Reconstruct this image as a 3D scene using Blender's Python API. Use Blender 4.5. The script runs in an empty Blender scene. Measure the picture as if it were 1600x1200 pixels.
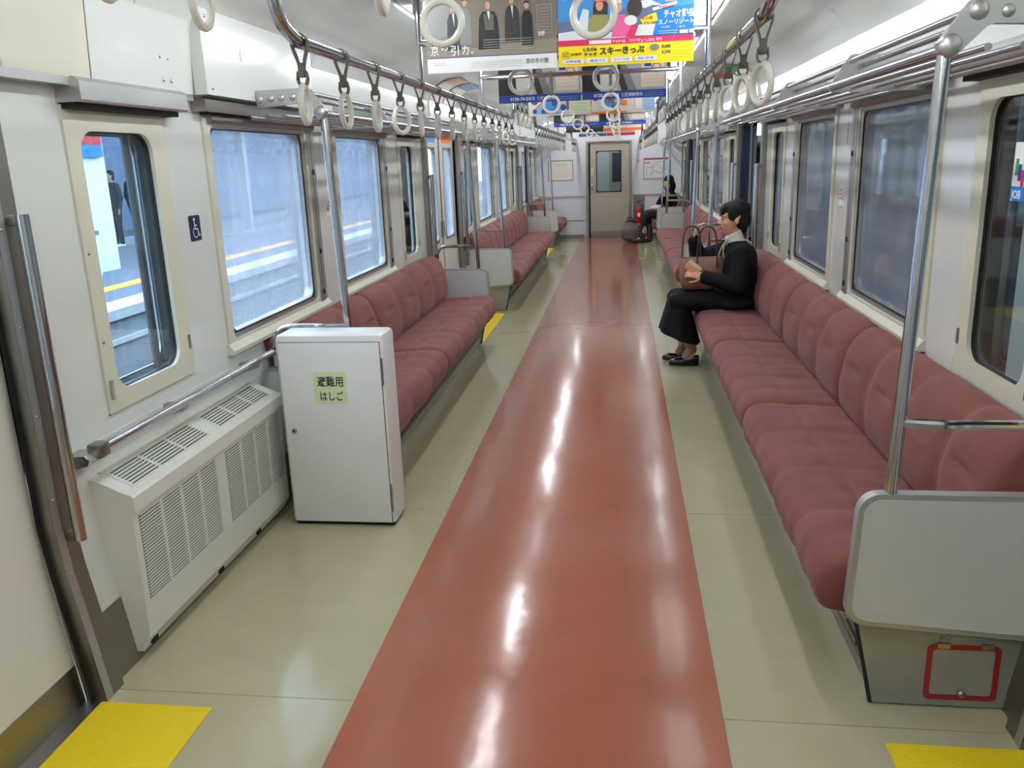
import bpy, bmesh, math, random
from mathutils import Vector, Matrix, noise
random.seed(7)
sc = bpy.context.scene
COL = sc.collection
PI = math.pi

# ------------------------------------------------------------------ camera, world, exposure
F, YAW, PIT, ROL, CH, CX = 1304.364, 0.134786, 0.261644, -0.0356347, 1.474677, 0.24185
def make_camera():
    cy, sy = math.cos(YAW), math.sin(YAW)
    fw = Vector((-sy*math.cos(PIT), cy*math.cos(PIT), -math.sin(PIT)))
    r0 = Vector((cy, sy, 0)); u0 = r0.cross(fw)
    r = math.cos(ROL)*r0 + math.sin(ROL)*u0
    u = -math.sin(ROL)*r0 + math.cos(ROL)*u0
    cd = bpy.data.cameras.new('camera'); co = bpy.data.objects.new('camera', cd); COL.objects.link(co)
    cd.sensor_width = 36; cd.lens = F/1600*36; cd.clip_start = 0.05; cd.clip_end = 300
    m = Matrix((( r.x, u.x, -fw.x, CX), (r.y, u.y, -fw.y, 0), (r.z, u.z, -fw.z, CH), (0, 0, 0, 1)))
    co.matrix_world = m
    sc.camera = co
make_camera()
w = bpy.data.worlds.new('overcast_sky'); sc.world = w; w.use_nodes = True
w.node_tree.nodes['Background'].inputs[0].default_value = (0.72, 0.84, 1.0, 1)
w.node_tree.nodes['Background'].inputs[1].default_value = 8.5
TUBE_POWER = 42.0
sc.view_settings.view_transform = 'Standard'; sc.view_settings.look = 'None'
sc.view_settings.gamma = 1; sc.view_settings.use_curve_mapping = False
sc.view_settings.exposure = 0.02
sc.cycles.use_denoising = True
sc.cycles.max_bounces = 8; sc.cycles.diffuse_bounces = 5; sc.cycles.glossy_bounces = 4
sc.cycles.transparent_max_bounces = 14; sc.cycles.sample_clamp_indirect = 6

# ------------------------------------------------------------------ materials
def lin(c):
    return tuple(((v/255)/12.92 if v/255 <= .04045 else ((v/255+.055)/1.055)**2.4) for v in c)
M = {}
def mat(name, rgb, rough=.5, metal=0, noise_amt=0, noise_scale=20, bump=0, bump_scale=60, sheen=0, coat=0, emit=0, stretch=None, spec=None):
    m = bpy.data.materials.new(name); m.use_nodes = True
    nt = m.node_tree; b = nt.nodes['Principled BSDF']
    c = (*lin(rgb), 1)
    b.inputs['Base Color'].default_value = c
    b.inputs['Roughness'].default_value = rough; b.inputs['Metallic'].default_value = metal
    if spec is not None: b.inputs['Specular IOR Level'].default_value = spec
    if coat: b.inputs['Coat Weight'].default_value = coat; b.inputs['Coat Roughness'].default_value = .08
    if sheen:
        b.inputs['Sheen Weight'].default_value = sheen; b.inputs['Sheen Roughness'].default_value = .4
        b.inputs['Sheen Tint'].default_value = (1, .70, .74, 1)
    if emit:
        b.inputs['Emission Color'].default_value = c; b.inputs['Emission Strength'].default_value = emit
    if noise_amt or bump:
        tc = nt.nodes.new('ShaderNodeTexCoord'); mp = nt.nodes.new('ShaderNodeMapping')
        nt.links.new(tc.outputs['Object'], mp.inputs[0])
        if stretch: mp.inputs['Scale'].default_value = stretch
    if noise_amt:
        n = nt.nodes.new('ShaderNodeTexNoise'); n.inputs['Scale'].default_value = noise_scale; n.inputs['Detail'].default_value = 4
        nt.links.new(mp.outputs[0], n.inputs['Vector'])
        mx = nt.nodes.new('ShaderNodeMix'); mx.data_type = 'RGBA'
        lo = tuple(v*(1-noise_amt) for v in c[:3]); hi = tuple(min(1, v*(1+noise_amt)) for v in c[:3])
        mx.inputs[6].default_value = (*lo, 1); mx.inputs[7].default_value = (*hi, 1)
        nt.links.new(n.outputs[0], mx.inputs[0]); nt.links.new(mx.outputs[2], b.inputs['Base Color'])
    if bump:
        n2 = nt.nodes.new('ShaderNodeTexNoise'); n2.inputs['Scale'].default_value = bump_scale; n2.inputs['Detail'].default_value = 3
        nt.links.new(mp.outputs[0], n2.inputs['Vector'])
        bp = nt.nodes.new('ShaderNodeBump'); bp.inputs['Strength'].default_value = bump; bp.inputs['Distance'].default_value = .01
        nt.links.new(n2.outputs[0], bp.inputs['Height']); nt.links.new(bp.outputs[0], b.inputs['Normal'])
    M[name] = m
    return m
mat('end_white_daylit', (224, 225, 226), .2, noise_amt=.02, noise_scale=3)  # lighter copy of the wall white: daylight on the end wall put into the colour
mat('wall_white', (213, 215, 209), .16, noise_amt=.03, noise_scale=3, bump=.03, bump_scale=3, coat=.4)
mat('ceiling_white', (208, 210, 204), .14, noise_amt=.03, noise_scale=4, bump=.05, bump_scale=4, coat=.4)
mat('cream', (206, 204, 184), .3, noise_amt=.03, noise_scale=5)
mat('door_white', (212, 210, 200), .25, noise_amt=.03, noise_scale=3)
mat('heater_white', (218, 218, 209), .35, noise_amt=.03, noise_scale=6)
mat('cabinet_white', (230, 230, 228), .28)
mat('laminate', (192, 193, 190), .35, noise_amt=.02, noise_scale=200)
mat('floor_beige', (171, 163, 132), .13, noise_amt=.07, noise_scale=7, bump=.10, bump_scale=7)
mat('floor_red', (161, 95, 73), .12, noise_amt=.08, noise_scale=6, bump=.10, bump_scale=7)
mat('floor_joint', (110, 104, 90), .6)
mat('floor_tan', (166, 146, 118), .25)
mat('yellow_mat', (228, 196, 10), .55, noise_amt=.06, noise_scale=90, bump=.3, bump_scale=220)
mat('moquette', (112, 58, 50), .85, noise_amt=.30, noise_scale=5, sheen=.17, bump=.2, bump_scale=400, stretch=(1.6, .7, 1.6))
mat('piping', (122, 58, 56), .8)
mat('chrome', (196, 197, 200), .13, metal=1)
mat('rack_pipe', (186, 187, 190), .2, metal=1)
mat('stainless', (172, 172, 170), .27, metal=1, noise_amt=.06, noise_scale=12, stretch=(1, 1, .05))
mat('stainless_dull', (150, 148, 142), .38, metal=1, noise_amt=.15, noise_scale=7)
mat('trim_steel', (172, 172, 172), .42, metal=.55)
mat('alu', (190, 190, 188), .35, metal=.85, noise_amt=.03, noise_scale=30)
mat('dirty_steel', (146, 146, 138), .45, metal=.3, noise_amt=.22, noise_scale=6)
mat('skirt_steel', (150, 148, 138), .35, metal=.7, noise_amt=.1, noise_scale=10)
mat('dark_slot', (22, 21, 20), .8)
mat('rubber', (20, 19, 19), .55)
mat('dark_gap', (14, 14, 16), .8)
mat('ring_white', (226, 224, 212), .28)
mat('strap_grey', (100, 97, 88), .6)
mat('sleeve_dark', (80, 78, 70), .5)
mat('navy', (16, 26, 58), .4)
mat('sign_navy', (20, 32, 62), .4)
mat('white', (238, 238, 236), .45)
mat('offwhite', (226, 224, 216), .5)
mat('black', (18, 18, 20), .5)
mat('ink', (40, 40, 48), .5)
mat('grey', (128, 128, 126), .5)
mat('light_grey', (184, 184, 182), .5)
mat('red', (190, 22, 30), .4)
mat('frame_red', (142, 22, 26), .4)
mat('magenta', (214, 30, 88), .5)
mat('yellow', (250, 226, 0), .5)
mat('sky_blue', (64, 146, 214), .5)
mat('pale_blue', (150, 190, 222), .5)
mat('poster_blue', (0, 120, 204), .5)
mat('deep_blue', (20, 60, 150), .5)
mat('green', (60, 140, 90), .5)
mat('orange', (236, 120, 40), .5)
mat('purple', (84, 60, 150), .5)
mat('poster_brown', (122, 112, 98), .5, noise_amt=.25, noise_scale=9)
mat('poster_floor', (142, 132, 112), .5)
mat('poster_dark', (44, 44, 46), .5)
mat('poster_robe', (96, 92, 82), .5)
mat('skin_print', (206, 160, 130), .5)
mat('snow', (226, 232, 240), .5)
mat('mountain', (92, 110, 140), .5)
mat('pink', (226, 96, 150), .5)
mat('olive', (150, 146, 84), .5)
mat('pale_pink', (230, 196, 186), .5)
mat('pale_green', (216, 228, 178), .5)
mat('cream_paper', (232, 224, 202), .5)
mat('ext_red', (178, 28, 28), .3)
mat('coat_black', (17, 17, 19), .8, bump=.2, bump_scale=120, spec=.2)
mat('skirt_black', (15, 15, 17), .75, bump=.2, bump_scale=60, spec=.2)
mat('turtleneck', (226, 224, 218), .8, bump=.3, bump_scale=300)
mat('scarf_green', (150, 164, 50), .6)
mat('skin', (212, 160, 126), .5, noise_amt=.06, noise_scale=40)
mat('stocking', (140, 104, 88), .6)
mat('lips', (168, 84, 76), .5)
mat('hair', (17, 15, 15), .6, bump=.6, bump_scale=160, stretch=(1, 1, .25), spec=.25)
mat('shoe_black', (14, 14, 16), .2)
mat('bag_brown', (132, 96, 76), .42, noise_amt=.15, noise_scale=14, bump=.3, bump_scale=30)
mat('bag_dark', (60, 42, 36), .5)
mat('kraft', (232, 176, 118), .5, noise_amt=.1, noise_scale=60)
mat('bag_grey', (104, 92, 90), .6, noise_amt=.2, noise_scale=20, bump=.4, bump_scale=20)
mat('pale_pink_cloth', (214, 186, 178), .8)
mat('boots', (52, 40, 34), .6)
mat('jeans_dark', (30, 30, 36), .8)
mat('jacket_red', (196, 26, 34), .7)
mat('concrete', (150, 152, 154), .8, noise_amt=.12, noise_scale=1.5)
mat('asphalt', (104, 110, 120), .8, noise_amt=.1, noise_scale=2)
mat('platform_edge', (200, 200, 196), .7)
mat('tactile', (222, 176, 60), .7)
mat('ballast', (52, 54, 60), .9, noise_amt=.3, noise_scale=10)
mat('station_white', (226, 228, 230), .7)
mat('canopy_grey', (150, 156, 162), .7)
mat('far_blue', (88, 102, 124), .8, noise_amt=.15, noise_scale=.4)
mat('station_green', (116, 146, 136), .7)
mat('train_blue', (40, 76, 150), .4)
mat('train_grey', (150, 156, 162), .4)
mat('dark_wall', (66, 70, 76), .8)
mat('ext_shell', (120, 122, 124), .5, metal=.5)
mat('end_door', (176, 168, 150), .4, noise_amt=.03, noise_scale=8)
mat('tube_glow', (243, 249, 255), .5, emit=TUBE_POWER)
mat('sign_glow', (250, 250, 246), .5, emit=4)

def glass_mat(name, tint, fog, fog_col, diff=.38, gloss_rough=.03):
    """clear or fogged pane: transparent + soft scattering fog film + surface reflection"""
    m = bpy.data.materials.new(name); m.use_nodes = True; nt = m.node_tree
    for n in list(nt.nodes): nt.nodes.remove(n)
    out = nt.nodes.new('ShaderNodeOutputMaterial')
    tr = nt.nodes.new('ShaderNodeBsdfTransparent'); tr.inputs[0].default_value = (*tint, 1)
    gl = nt.nodes.new('ShaderNodeBsdfGlossy'); gl.inputs['Roughness'].default_value = gloss_rough
    fr = nt.nodes.new('ShaderNodeFresnel'); ge = nt.nodes.new('ShaderNodeNewGeometry'); mr = nt.nodes.new('ShaderNodeMapRange')
    mr.inputs[3].default_value = 1.45; mr.inputs[4].default_value = 1/1.45     # both faces of a thin pane reflect alike
    nt.links.new(ge.outputs['Backfacing'], mr.inputs[0]); nt.links.new(mr.outputs[0], fr.inputs[0])
    body = tr.outputs[0]
    if fog:
        tl = nt.nodes.new('ShaderNodeBsdfTranslucent'); tl.inputs[0].default_value = (*fog_col, 1)
        df = nt.nodes.new('ShaderNodeBsdfDiffuse'); df.inputs[0].default_value = (*[v*.8 for v in fog_col], 1)
        m1 = nt.nodes.new('ShaderNodeMixShader'); m1.inputs[0].default_value = diff
        nt.links.new(tl.outputs[0], m1.inputs[1]); nt.links.new(df.outputs[0], m1.inputs[2])
        m2 = nt.nodes.new('ShaderNodeMixShader')
        tc = nt.nodes.new('ShaderNodeTexCoord'); mp = nt.nodes.new('ShaderNodeMapping'); mp.inputs['Scale'].default_value = (1, 1.9, .8)
        ns = nt.nodes.new('ShaderNodeTexNoise'); ns.inputs['Scale'].default_value = 1.4; ns.inputs['Detail'].default_value = 5
        rp = nt.nodes.new('ShaderNodeMapRange'); rp.inputs[1].default_value = .3; rp.inputs[2].default_value = .7
        rp.inputs[3].default_value = fog-.20; rp.inputs[4].default_value = min(.97, fog+.20)
        nt.links.new(tc.outputs['Object'], mp.inputs[0]); nt.links.new(mp.outputs[0], ns.inputs['Vector'])
        nt.links.new(ns.outputs[0], rp.inputs[0]); nt.links.new(rp.outputs[0], m2.inputs[0])
        nt.links.new(tr.outputs[0], m2.inputs[1]); nt.links.new(m1.outputs[0], m2.inputs[2])
        body = m2.outputs[0]
    m3 = nt.nodes.new('ShaderNodeMixShader')
    nt.links.new(fr.outputs[0], m3.inputs[0]); nt.links.new(body, m3.inputs[1]); nt.links.new(gl.outputs[0], m3.inputs[2])
    nt.links.new(m3.outputs[0], out.inputs[0])
    M[name] = m
glass_mat('glass_clear', (.82, .88, .92), 0, None)
glass_mat('glass_dark', (.55, .58, .6), 0, None)
glass_mat('glass_fog', (.86, .92, .98), .42, (.38, .44, .50))
glass_mat('glass_fog_heavy', (.86, .92, .98), .62, (.52, .58, .66), .5)
glass_mat('glass_fog_light', (.86, .92, .98), .34, (.60, .68, .76))

# ------------------------------------------------------------------ mesh builder
ORG = {}
class MB:
    def __init__(s): s.v = []; s.f = []
    def add(s, vs, fs):
        n = len(s.v); s.v += [tuple(p) for p in vs]; s.f += [tuple(i+n for i in f) for f in fs]; return s
    def box(s, x0, x1, y0, y1, z0, z1):
        if x0 > x1: x0, x1 = x1, x0
        if y0 > y1: y0, y1 = y1, y0
        if z0 > z1: z0, z1 = z1, z0
        return s.add([(x0,y0,z0),(x1,y0,z0),(x1,y1,z0),(x0,y1,z0),(x0,y0,z1),(x1,y0,z1),(x1,y1,z1),(x0,y1,z1)],
                     [(3,2,1,0),(4,5,6,7),(0,1,5,4),(1,2,6,5),(2,3,7,6),(3,0,4,7)])
    def cbox(s, x0, x1, y0, y1, z0, z1, c):
        """box with chamfered edges"""
        if x0 > x1: x0, x1 = x1, x0
        bm = bmesh.new(); bmesh.ops.create_cube(bm, size=1)
        for v in bm.verts:
            v.co = Vector(((x0+x1)/2+v.co.x*(x1-x0), (y0+y1)/2+v.co.y*(y1-y0), (z0+z1)/2+v.co.z*(z1-z0)))
        bmesh.ops.bevel(bm, geom=bm.edges[:], offset=c, segments=2, affect='EDGES', profile=.5)
        bm.verts.index_update()
        vs = [v.co[:] for v in bm.verts]; fs = [[v.index for v in f.verts] for f in bm.faces]; bm.free()
        return s.add(vs, fs)
    def prism(s, poly, axis, a, b):
        """poly: 2D points in the plane normal to axis; extruded from a to b"""
        def P(p, t):
            return (t, p[0], p[1]) if axis == 'x' else (p[0], t, p[1]) if axis == 'y' else (p[0], p[1], t)
        n = len(poly)
        vs = [P(p, a) for p in poly] + [P(p, b) for p in poly]
        fs = [tuple(range(n-1, -1, -1)), tuple(range(n, 2*n))] + [(i, (i+1) % n, n+(i+1) % n, n+i) for i in range(n)]
        return s.add(vs, fs)
    def sheet(s, prof, y0, y1):
        """open profile in xz swept along y (no caps)"""
        n = len(prof)
        vs = [(p[0], y0, p[1]) for p in prof] + [(p[0], y1, p[1]) for p in prof]
        return s.add(vs, [(i, i+1, n+i+1, n+i) for i in range(n-1)])
    def tube(s, pts, r, seg=10, cap=True, radii=None):
        pts = [Vector(p) for p in pts]; n = len(pts)
        if n < 2: return s
        tang = []
        for i in range(n):
            a = pts[max(i-1, 0)]; b = pts[min(i+1, n-1)]; tang.append((b-a).normalized())
        up = Vector((0, 0, 1)) if abs(tang[0].z) < .9 else Vector((1, 0, 0))
        nx = (up - tang[0]*up.dot(tang[0])).normalized()
        vs = []
        for i in range(n):
            nx = (nx - tang[i]*nx.dot(tang[i]))
            nx = nx.normalized() if nx.length > 1e-6 else Vector((1, 0, 0))
            ny = tang[i].cross(nx); rr = radii[i] if radii else r
            for k in range(seg):
                a = 2*PI*k/seg
                vs.append(pts[i] + nx*rr*math.cos(a) + ny*rr*math.sin(a))
        fs = [(i*seg+k, i*seg+(k+1) % seg, (i+1)*seg+(k+1) % seg, (i+1)*seg+k) for i in range(n-1) for k in range(seg)]
        if cap: fs += [tuple(range(seg-1, -1, -1)), tuple((n-1)*seg+k for k in range(seg))]
        return s.add(vs, fs)
    def ell(s, c, r, seg=14, rings=9, rot=None):
        vs = []; fs = []
        c = Vector(c)
        def T(v):
            v = Vector((v[0]*r[0], v[1]*r[1], v[2]*r[2]))
            if rot is not None: v = rot @ v
            return c+v
        vs.append(T((0, 0, -1)))
        for i in range(1, rings):
            a = -PI/2+PI*i/rings
            for k in range(seg):
                b = 2*PI*k/seg; vs.append(T((math.cos(a)*math.cos(b), math.cos(a)*math.sin(b), math.sin(a))))
        vs.append(T((0, 0, 1))); L = len(vs)-1
        for k in range(seg):
            fs.append((0, 1+(k+1) % seg, 1+k)); fs.append((L, L-seg+k, L-seg+(k+1) % seg))
        for i in range(rings-2):
            for k in range(seg):
                a = 1+i*seg+k; b = 1+i*seg+(k+1) % seg; fs.append((a, b, b+seg, a+seg))
        return s.add(vs, fs)
    def cap(s, p0, r0, p1, r1, seg=14):
        """tapered capsule"""
        p0, p1 = Vector(p0), Vector(p1); d = p1-p0; n = 5
        if d.length < 1e-5: return s.ell(p0, (r0, r0, r0))
        u = d.normalized(); pts = []; rad = []
        for i in range(n+1):
            a = PI/2*(1-i/n); pts.append(p0-u*r0*math.sin(a)); rad.append(max(r0*math.cos(a), 1e-4))
        for i in range(n+1):
            a = PI/2*i/n; pts.append(p1+u*r1*math.sin(a)); rad.append(max(r1*math.cos(a), 1e-4))
        return s.tube(pts, 0, seg, True, rad)
    def loft(s, rings, cap=True):
        n = len(rings[0]); vs = [p for r in rings for p in r]
        fs = [(i*n+k, i*n+(k+1) % n, (i+1)*n+(k+1) % n, (i+1)*n+k) for i in range(len(rings)-1) for k in range(n)]
        if cap: fs += [tuple(range(n-1, -1, -1)), tuple((len(rings)-1)*n+k for k in range(n))]
        return s.add(vs, fs)
    def torus(s, c, R, r, axis='x', seg=28, sub=8):
        vs = []; fs = []
        for i in range(seg):
            a = 2*PI*i/seg
            for k in range(sub):
                b = 2*PI*k/sub; q = R+r*math.cos(b); p, t, h = q*math.cos(a), q*math.sin(a), r*math.sin(b)
                vs.append((c[0]+h, c[1]+p, c[2]+t) if axis == 'x' else (c[0]+p, c[1]+h, c[2]+t))
        for i in range(seg):
            for k in range(sub):
                a = i*sub+k; b = i*sub+(k+1) % sub; j = ((i+1) % seg)*sub
                fs.append((a, b, j+(k+1) % sub, j+k))
        return s.add(vs, fs)
    def mesh(s, name, m, org=(0, 0, 0), smooth=True, angle=35):
        me = bpy.data.meshes.new(name)
        o = Vector(org)
        me.from_pydata([tuple(Vector(p)-o) for p in s.v], [], s.f)
        bm = bmesh.new(); bm.from_mesh(me); bmesh.ops.recalc_face_normals(bm, faces=bm.faces[:]); bm.to_mesh(me); bm.free()
        me.materials.append(M[m])
        if smooth:
            me.polygons.foreach_set('use_smooth', [True]*len(me.polygons))
            try: me.set_sharp_from_angle(angle=math.radians(angle))
            except Exception: pass
        me.update()
        return me
    def build(s, name, m, parent=None, smooth=True, angle=35, org=None):
        if parent is not None: org = ORG[parent.name]
        elif org is None: org = (0, 0, 0)
        me = s.mesh(name, m, org, smooth, angle)
        ob = bpy.data.objects.new(name, me); COL.objects.link(ob)
        if parent is not None: ob.parent = parent
        else: ob.location = org
        ORG[ob.name] = org
        return ob
def tag(o, label=None, cat=None, group=None, kind=None):
    if label: o['label'] = label
    if cat: o['category'] = cat
    if group: o['group'] = group
    if kind: o['kind'] = kind
    return o
def thing(name, label, cat, loc=(0, 0, 0), group=None):
    e = bpy.data.objects.new(name, None); COL.objects.link(e); e.location = loc; e.empty_display_size = .05
    ORG[e.name] = tuple(loc)
    return tag(e, label, cat, group)
def setting(name, loc=(0, 0, 0)):
    e = bpy.data.objects.new(name, None); COL.objects.link(e); e.location = loc; e.empty_display_size = .05
    ORG[e.name] = tuple(loc)
    e['kind'] = 'structure'
    return e
def bez(pts, n=6):
    """round the corners of a polyline"""
    P = [Vector(p) for p in pts]; out = [P[0]]
    for i in range(1, len(P)-1):
        a, b, c = P[i-1], P[i], P[i+1]
        d = min((b-a).length, (c-b).length)*.45
        s0 = b+(a-b).normalized()*d; s1 = b+(c-b).normalized()*d
        for k in range(n+1):
            t = k/n; out.append(s0*(1-t)**2+b*2*t*(1-t)+s1*t*t)
    out.append(P[-1]); return out
def rrect(a0, a1, b0, b1, r, n=6):
    out = []
    for cx_, cy_, st in ((a1-r, b1-r, 0), (a0+r, b1-r, 90), (a0+r, b0+r, 180), (a1-r, b0+r, 270)):
        for k in range(n+1):
            a = math.radians(st+90*k/n); out.append((cx_+r*math.cos(a), cy_+r*math.sin(a)))
    return out
def holed(mb, outer, hole, r, d0, d1, axis='x', n=6, orad=0.002):
    """plate with a rounded-rectangle opening; outer/hole = (a0,a1,b0,b1)"""
    hi = rrect(*hole, r, n); ho = rrect(*outer, orad, n)
    def P(p, t): return (t, p[0], p[1]) if axis == 'x' else (p[0], t, p[1])
    N = len(hi); vs = [P(p, d0) for p in ho]+[P(p, d0) for p in hi]+[P(p, d1) for p in ho]+[P(p, d1) for p in hi]
    fs = []
    for i in range(N):
        j = (i+1) % N
        fs += [(i, j, N+j, N+i), (2*N+i, 2*N+j, 3*N+j, 3*N+i), (N+i, N+j, 3*N+j, 3*N+i), (i, j, 2*N+j, 2*N+i)]
    return mb.add(vs, fs)
def text_mb(mb, body, size, to3d, bold=0.0, width=None, shear=0):
    """letters as flat mesh faces; to3d maps (u, v) -> 3D; width: fit to this width"""
    c = bpy.data.curves.new('t', 'FONT'); c.body = body; c.size = size; c.resolution_u = 2; c.offset = bold; c.shear = shear
    o = bpy.data.objects.new('t', c); COL.objects.link(o)
    dg = bpy.context.evaluated_depsgraph_get(); me = bpy.data.meshes.new_from_object(o.evaluated_get(dg))
    vs = [v.co.copy() for v in me.vertices]; fs = [tuple(p.vertices) for p in me.polygons]
    bpy.data.objects.remove(o); bpy.data.curves.remove(c); bpy.data.meshes.remove(me)
    if not vs: return mb
    x0 = min(v.x for v in vs); x1 = max(v.x for v in vs); y0 = min(v.y for v in vs)
    k = (width/(x1-x0)) if width else 1
    return mb.add([to3d((v.x-x0)*k, v.y) for v in vs], fs)
ORD = ['first','second','third','fourth','fifth','sixth','seventh','eighth','ninth','tenth','eleventh','twelfth','thirteenth','fourteenth','fifteenth','sixteenth','seventeenth','eighteenth']
SIDE = {-1: 'left', 1: 'right'}
# ------------------------------------------------------------------ car layout (metres; y runs along the car)
END, BACK = 16.1, -1.1
DOORS = [(0.63, 1.93), (6.83, 8.155), (13.05, 14.38)]
WX = 1.336
LOWP = [(1.262, 0), (1.268, .06), (1.290, .22), (1.312, .40), (1.330, .60), (WX, .75)]
UPP = [(WX, 1.67), (1.334, 1.735), (1.287, 1.742), (1.281, 1.85), (1.275, 1.95)]
SPANS = [(BACK, .63), (1.93, 6.83), (8.155, 13.05), (14.38, END)]
# (y0, y1, kind) openings filled by window units
def bay_windows(o):
    return [(2.30+o, 2.84+o, 'pocket'), (3.13+o, 4.30+o, 'big'), (4.60+o, 5.69+o, 'big'), (5.98+o, 6.50+o, 'pocket')]
WINS = bay_windows(0) + bay_windows(6.225) + [(14.76, 15.28, 'pocket'), (15.42, 15.98, 'big')]

# ---- floor
fl = setting('floor')
MB().box(-1.40, 1.40, BACK, END, -.03, -.004).build('sub_floor', 'floor_joint', fl)
js = [BACK, .5, 1.99, 3.345, 5.02, 6.70, 8.23, 9.9, 11.57, 13.0, 14.45, END]
for s in (-1, 1):
    for a, b in zip(js[:-1], js[1:]):
        MB().box(s*.5145, s*1.30, a+.0012, b-.0012, -.006, 0).build('floor_sheet', 'floor_beige', fl)
MB().box(-.5137, .5137, BACK, END, -.006, .0006).build('aisle_sheet', 'floor_red', fl)
for s in (-1, 1):
    for a, b in DOORS:
        MB().box(s*.912, s*1.25, a+.01, b-.005, 0, .0025).build('yellow_door_mat', 'yellow_mat', fl)
        if s < 0 and a > 5:
            MB().box(s*.56, s*.83, a+.33, a+.43, 0, .0012).build('floor_patch', 'floor_tan', fl)
        MB().box(s*1.25, s*1.42, a, b, -.02, .004).build('threshold', 'stainless_dull', fl)

# ---- ceiling
CE = [(1.275, 1.95), (1.262, 1.99), (1.238, 2.03), (1.20, 2.068), (1.15, 2.098), (1.09, 2.114), (1.0, 2.122), (.76, 2.128), (.72, 2.128),
      (.70, 2.15), (.54, 2.15), (.52, 2.128), (.46, 2.128), (.40, 2.12), (.30, 2.10)]
prof = CE + [(-x, z) for x, z in reversed(CE)]
ceil = MB().sheet(prof, BACK, END).build('ceiling', 'ceiling_white'); ceil['kind'] = 'structure'
for y in (-.4, 1.2, 2.65, 4.22, 6.1, 6.72, 7.3, 7.95, 8.3, 9.9, 11.5, 13.0, 14.5):
    mb = MB()
    for s in (-1, 1):
        q = [(s*x, z-.0015) for x, z in CE[:9]]
        mb.sheet(q, y-.0025, y+.0025)
    mb.build('seam', 'grey', ceil)
mb = MB()
for y0 in [i*1.57-.9 for i in range(11)]:
    for k in range(9):
        x = -.24+.06*k
        mb.box(x-.008, x+.008, y0, y0+1.3, 2.092, 2.0995)
lv = mb.build('duct_louvre', 'light_grey', ceil); lv['kind'] = 'stuff'
roof = MB().box(-1.5, 1.5, BACK-.05, END+.05, 2.30, 2.36).build('roof', 'ext_shell'); roof['kind'] = 'structure'

# ---- side walls
for s in (-1, 1):
    wl = setting('wall_'+SIDE[s])
    for i, (a, b) in enumerate(SPANS):
        MB().sheet([(s*x, z) for x, z in LOWP], a, b).build('lower_panel', 'wall_white', wl)
        MB().sheet([(s*x, z) for x, z in UPP], a, b).build('upper_panel', 'wall_white', wl)
        # pillars between window units
        ws = [q for q in WINS if q[0] >= a and q[1] <= b]
        edges = [a]+[e for q in ws for e in q[:2]]+[b]
        for p0, p1 in zip(edges[::2], edges[1::2]):
            MB().box(s*WX, s*1.40, p0, p1, .745, 1.672).build('pillar', 'wall_white', wl)
        MB().sheet([(s*1.47, -1.0), (s*1.47, .75)], a, b).build('outer_skin', 'ext_shell', wl)
        MB().sheet([(s*1.47, 1.66), (s*1.47, 2.32)], a, b).build('outer_skin', 'ext_shell', wl)
        for p0, p1 in zip(edges[::2], edges[1::2]):
            MB().box(s*1.44, s*1.47, p0, p1, .70, 1.70).build('outer_skin', 'ext_shell', wl)
        # seam line and foot strip
        MB().sheet([(s*(x-.003), z) for x, z in LOWP[:3]], a, b).build('foot_strip', 'stainless_dull', wl)
        # door-side jambs: stainless plate with the rubber stop strip
        for e, d in ((a, 1), (b, -1)):
            if e in (BACK, END): continue
            jp = [(s*1.236, 0), (s*1.255, .15), (s*1.272, .28), (s*1.29, .40), (s*1.302, .55), (s*1.302, 1.74)]
            mb = MB()
            mb.sheet(jp, e-.0, e+d*.085)
            op = [(s*(abs(x)+.13), z) for x, z in jp]
            mb.add([(x, e, z) for x, z in jp]+[(x, e, z) for x, z in op], [(i, i+1, len(jp)+i+1, len(jp)+i) for i in range(len(jp)-1)])
            mb.add([(x, e+d*.085, z) for x, z in jp]+[(x, e+d*.085, z) for x, z in op], [(i, i+1, len(jp)+i+1, len(jp)+i) for i in range(len(jp)-1)])
            mb.build('door_jamb', 'stainless_dull', wl)
            st = MB(); st.sheet([(s*(abs(x)+.004-.006), z) for x, z in jp], e-d*.001, e+d*.03); st.build('jamb_strip', 'alu', wl)
            rs = MB()
            for z in (.15, .40, .62, .86, 1.1, 1.35): 
                xx = next(abs(jp[i][0])+(abs(jp[i+1][0])-abs(jp[i][0]))*(z-jp[i][1])/(jp[i+1][1]-jp[i][1]) for i in range(5) if jp[i][1] <= z <= jp[i+1][1])
                rs.ell((s*(xx-.003), e+d*.015, z), (.003, .004, .004), 8, 6)
            r_ = rs.build('rivets', 'chrome', wl); r_['kind'] = 'stuff'
            rb = MB(); rb.sheet([(s*(abs(x)+.035), z) for x, z in jp], e-d*.02, e+d*.0); rb.build('rubber_stop', 'rubber', wl)
    for i, (a, b) in enumerate(DOORS):
        # header over the doorway
        MB().box(s*1.262, s*1.40, a, b, 1.745, 1.955).build('door_header', 'wall_white', wl)
        MB().box(s*1.255, s*1.30, a, b, 1.735, 1.75).build('header_trim', 'stainless', wl)
        MB().sheet([(s*1.47, 1.72), (s*1.47, 2.32)], a, b).build('outer_skin', 'ext_shell', wl)
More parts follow.
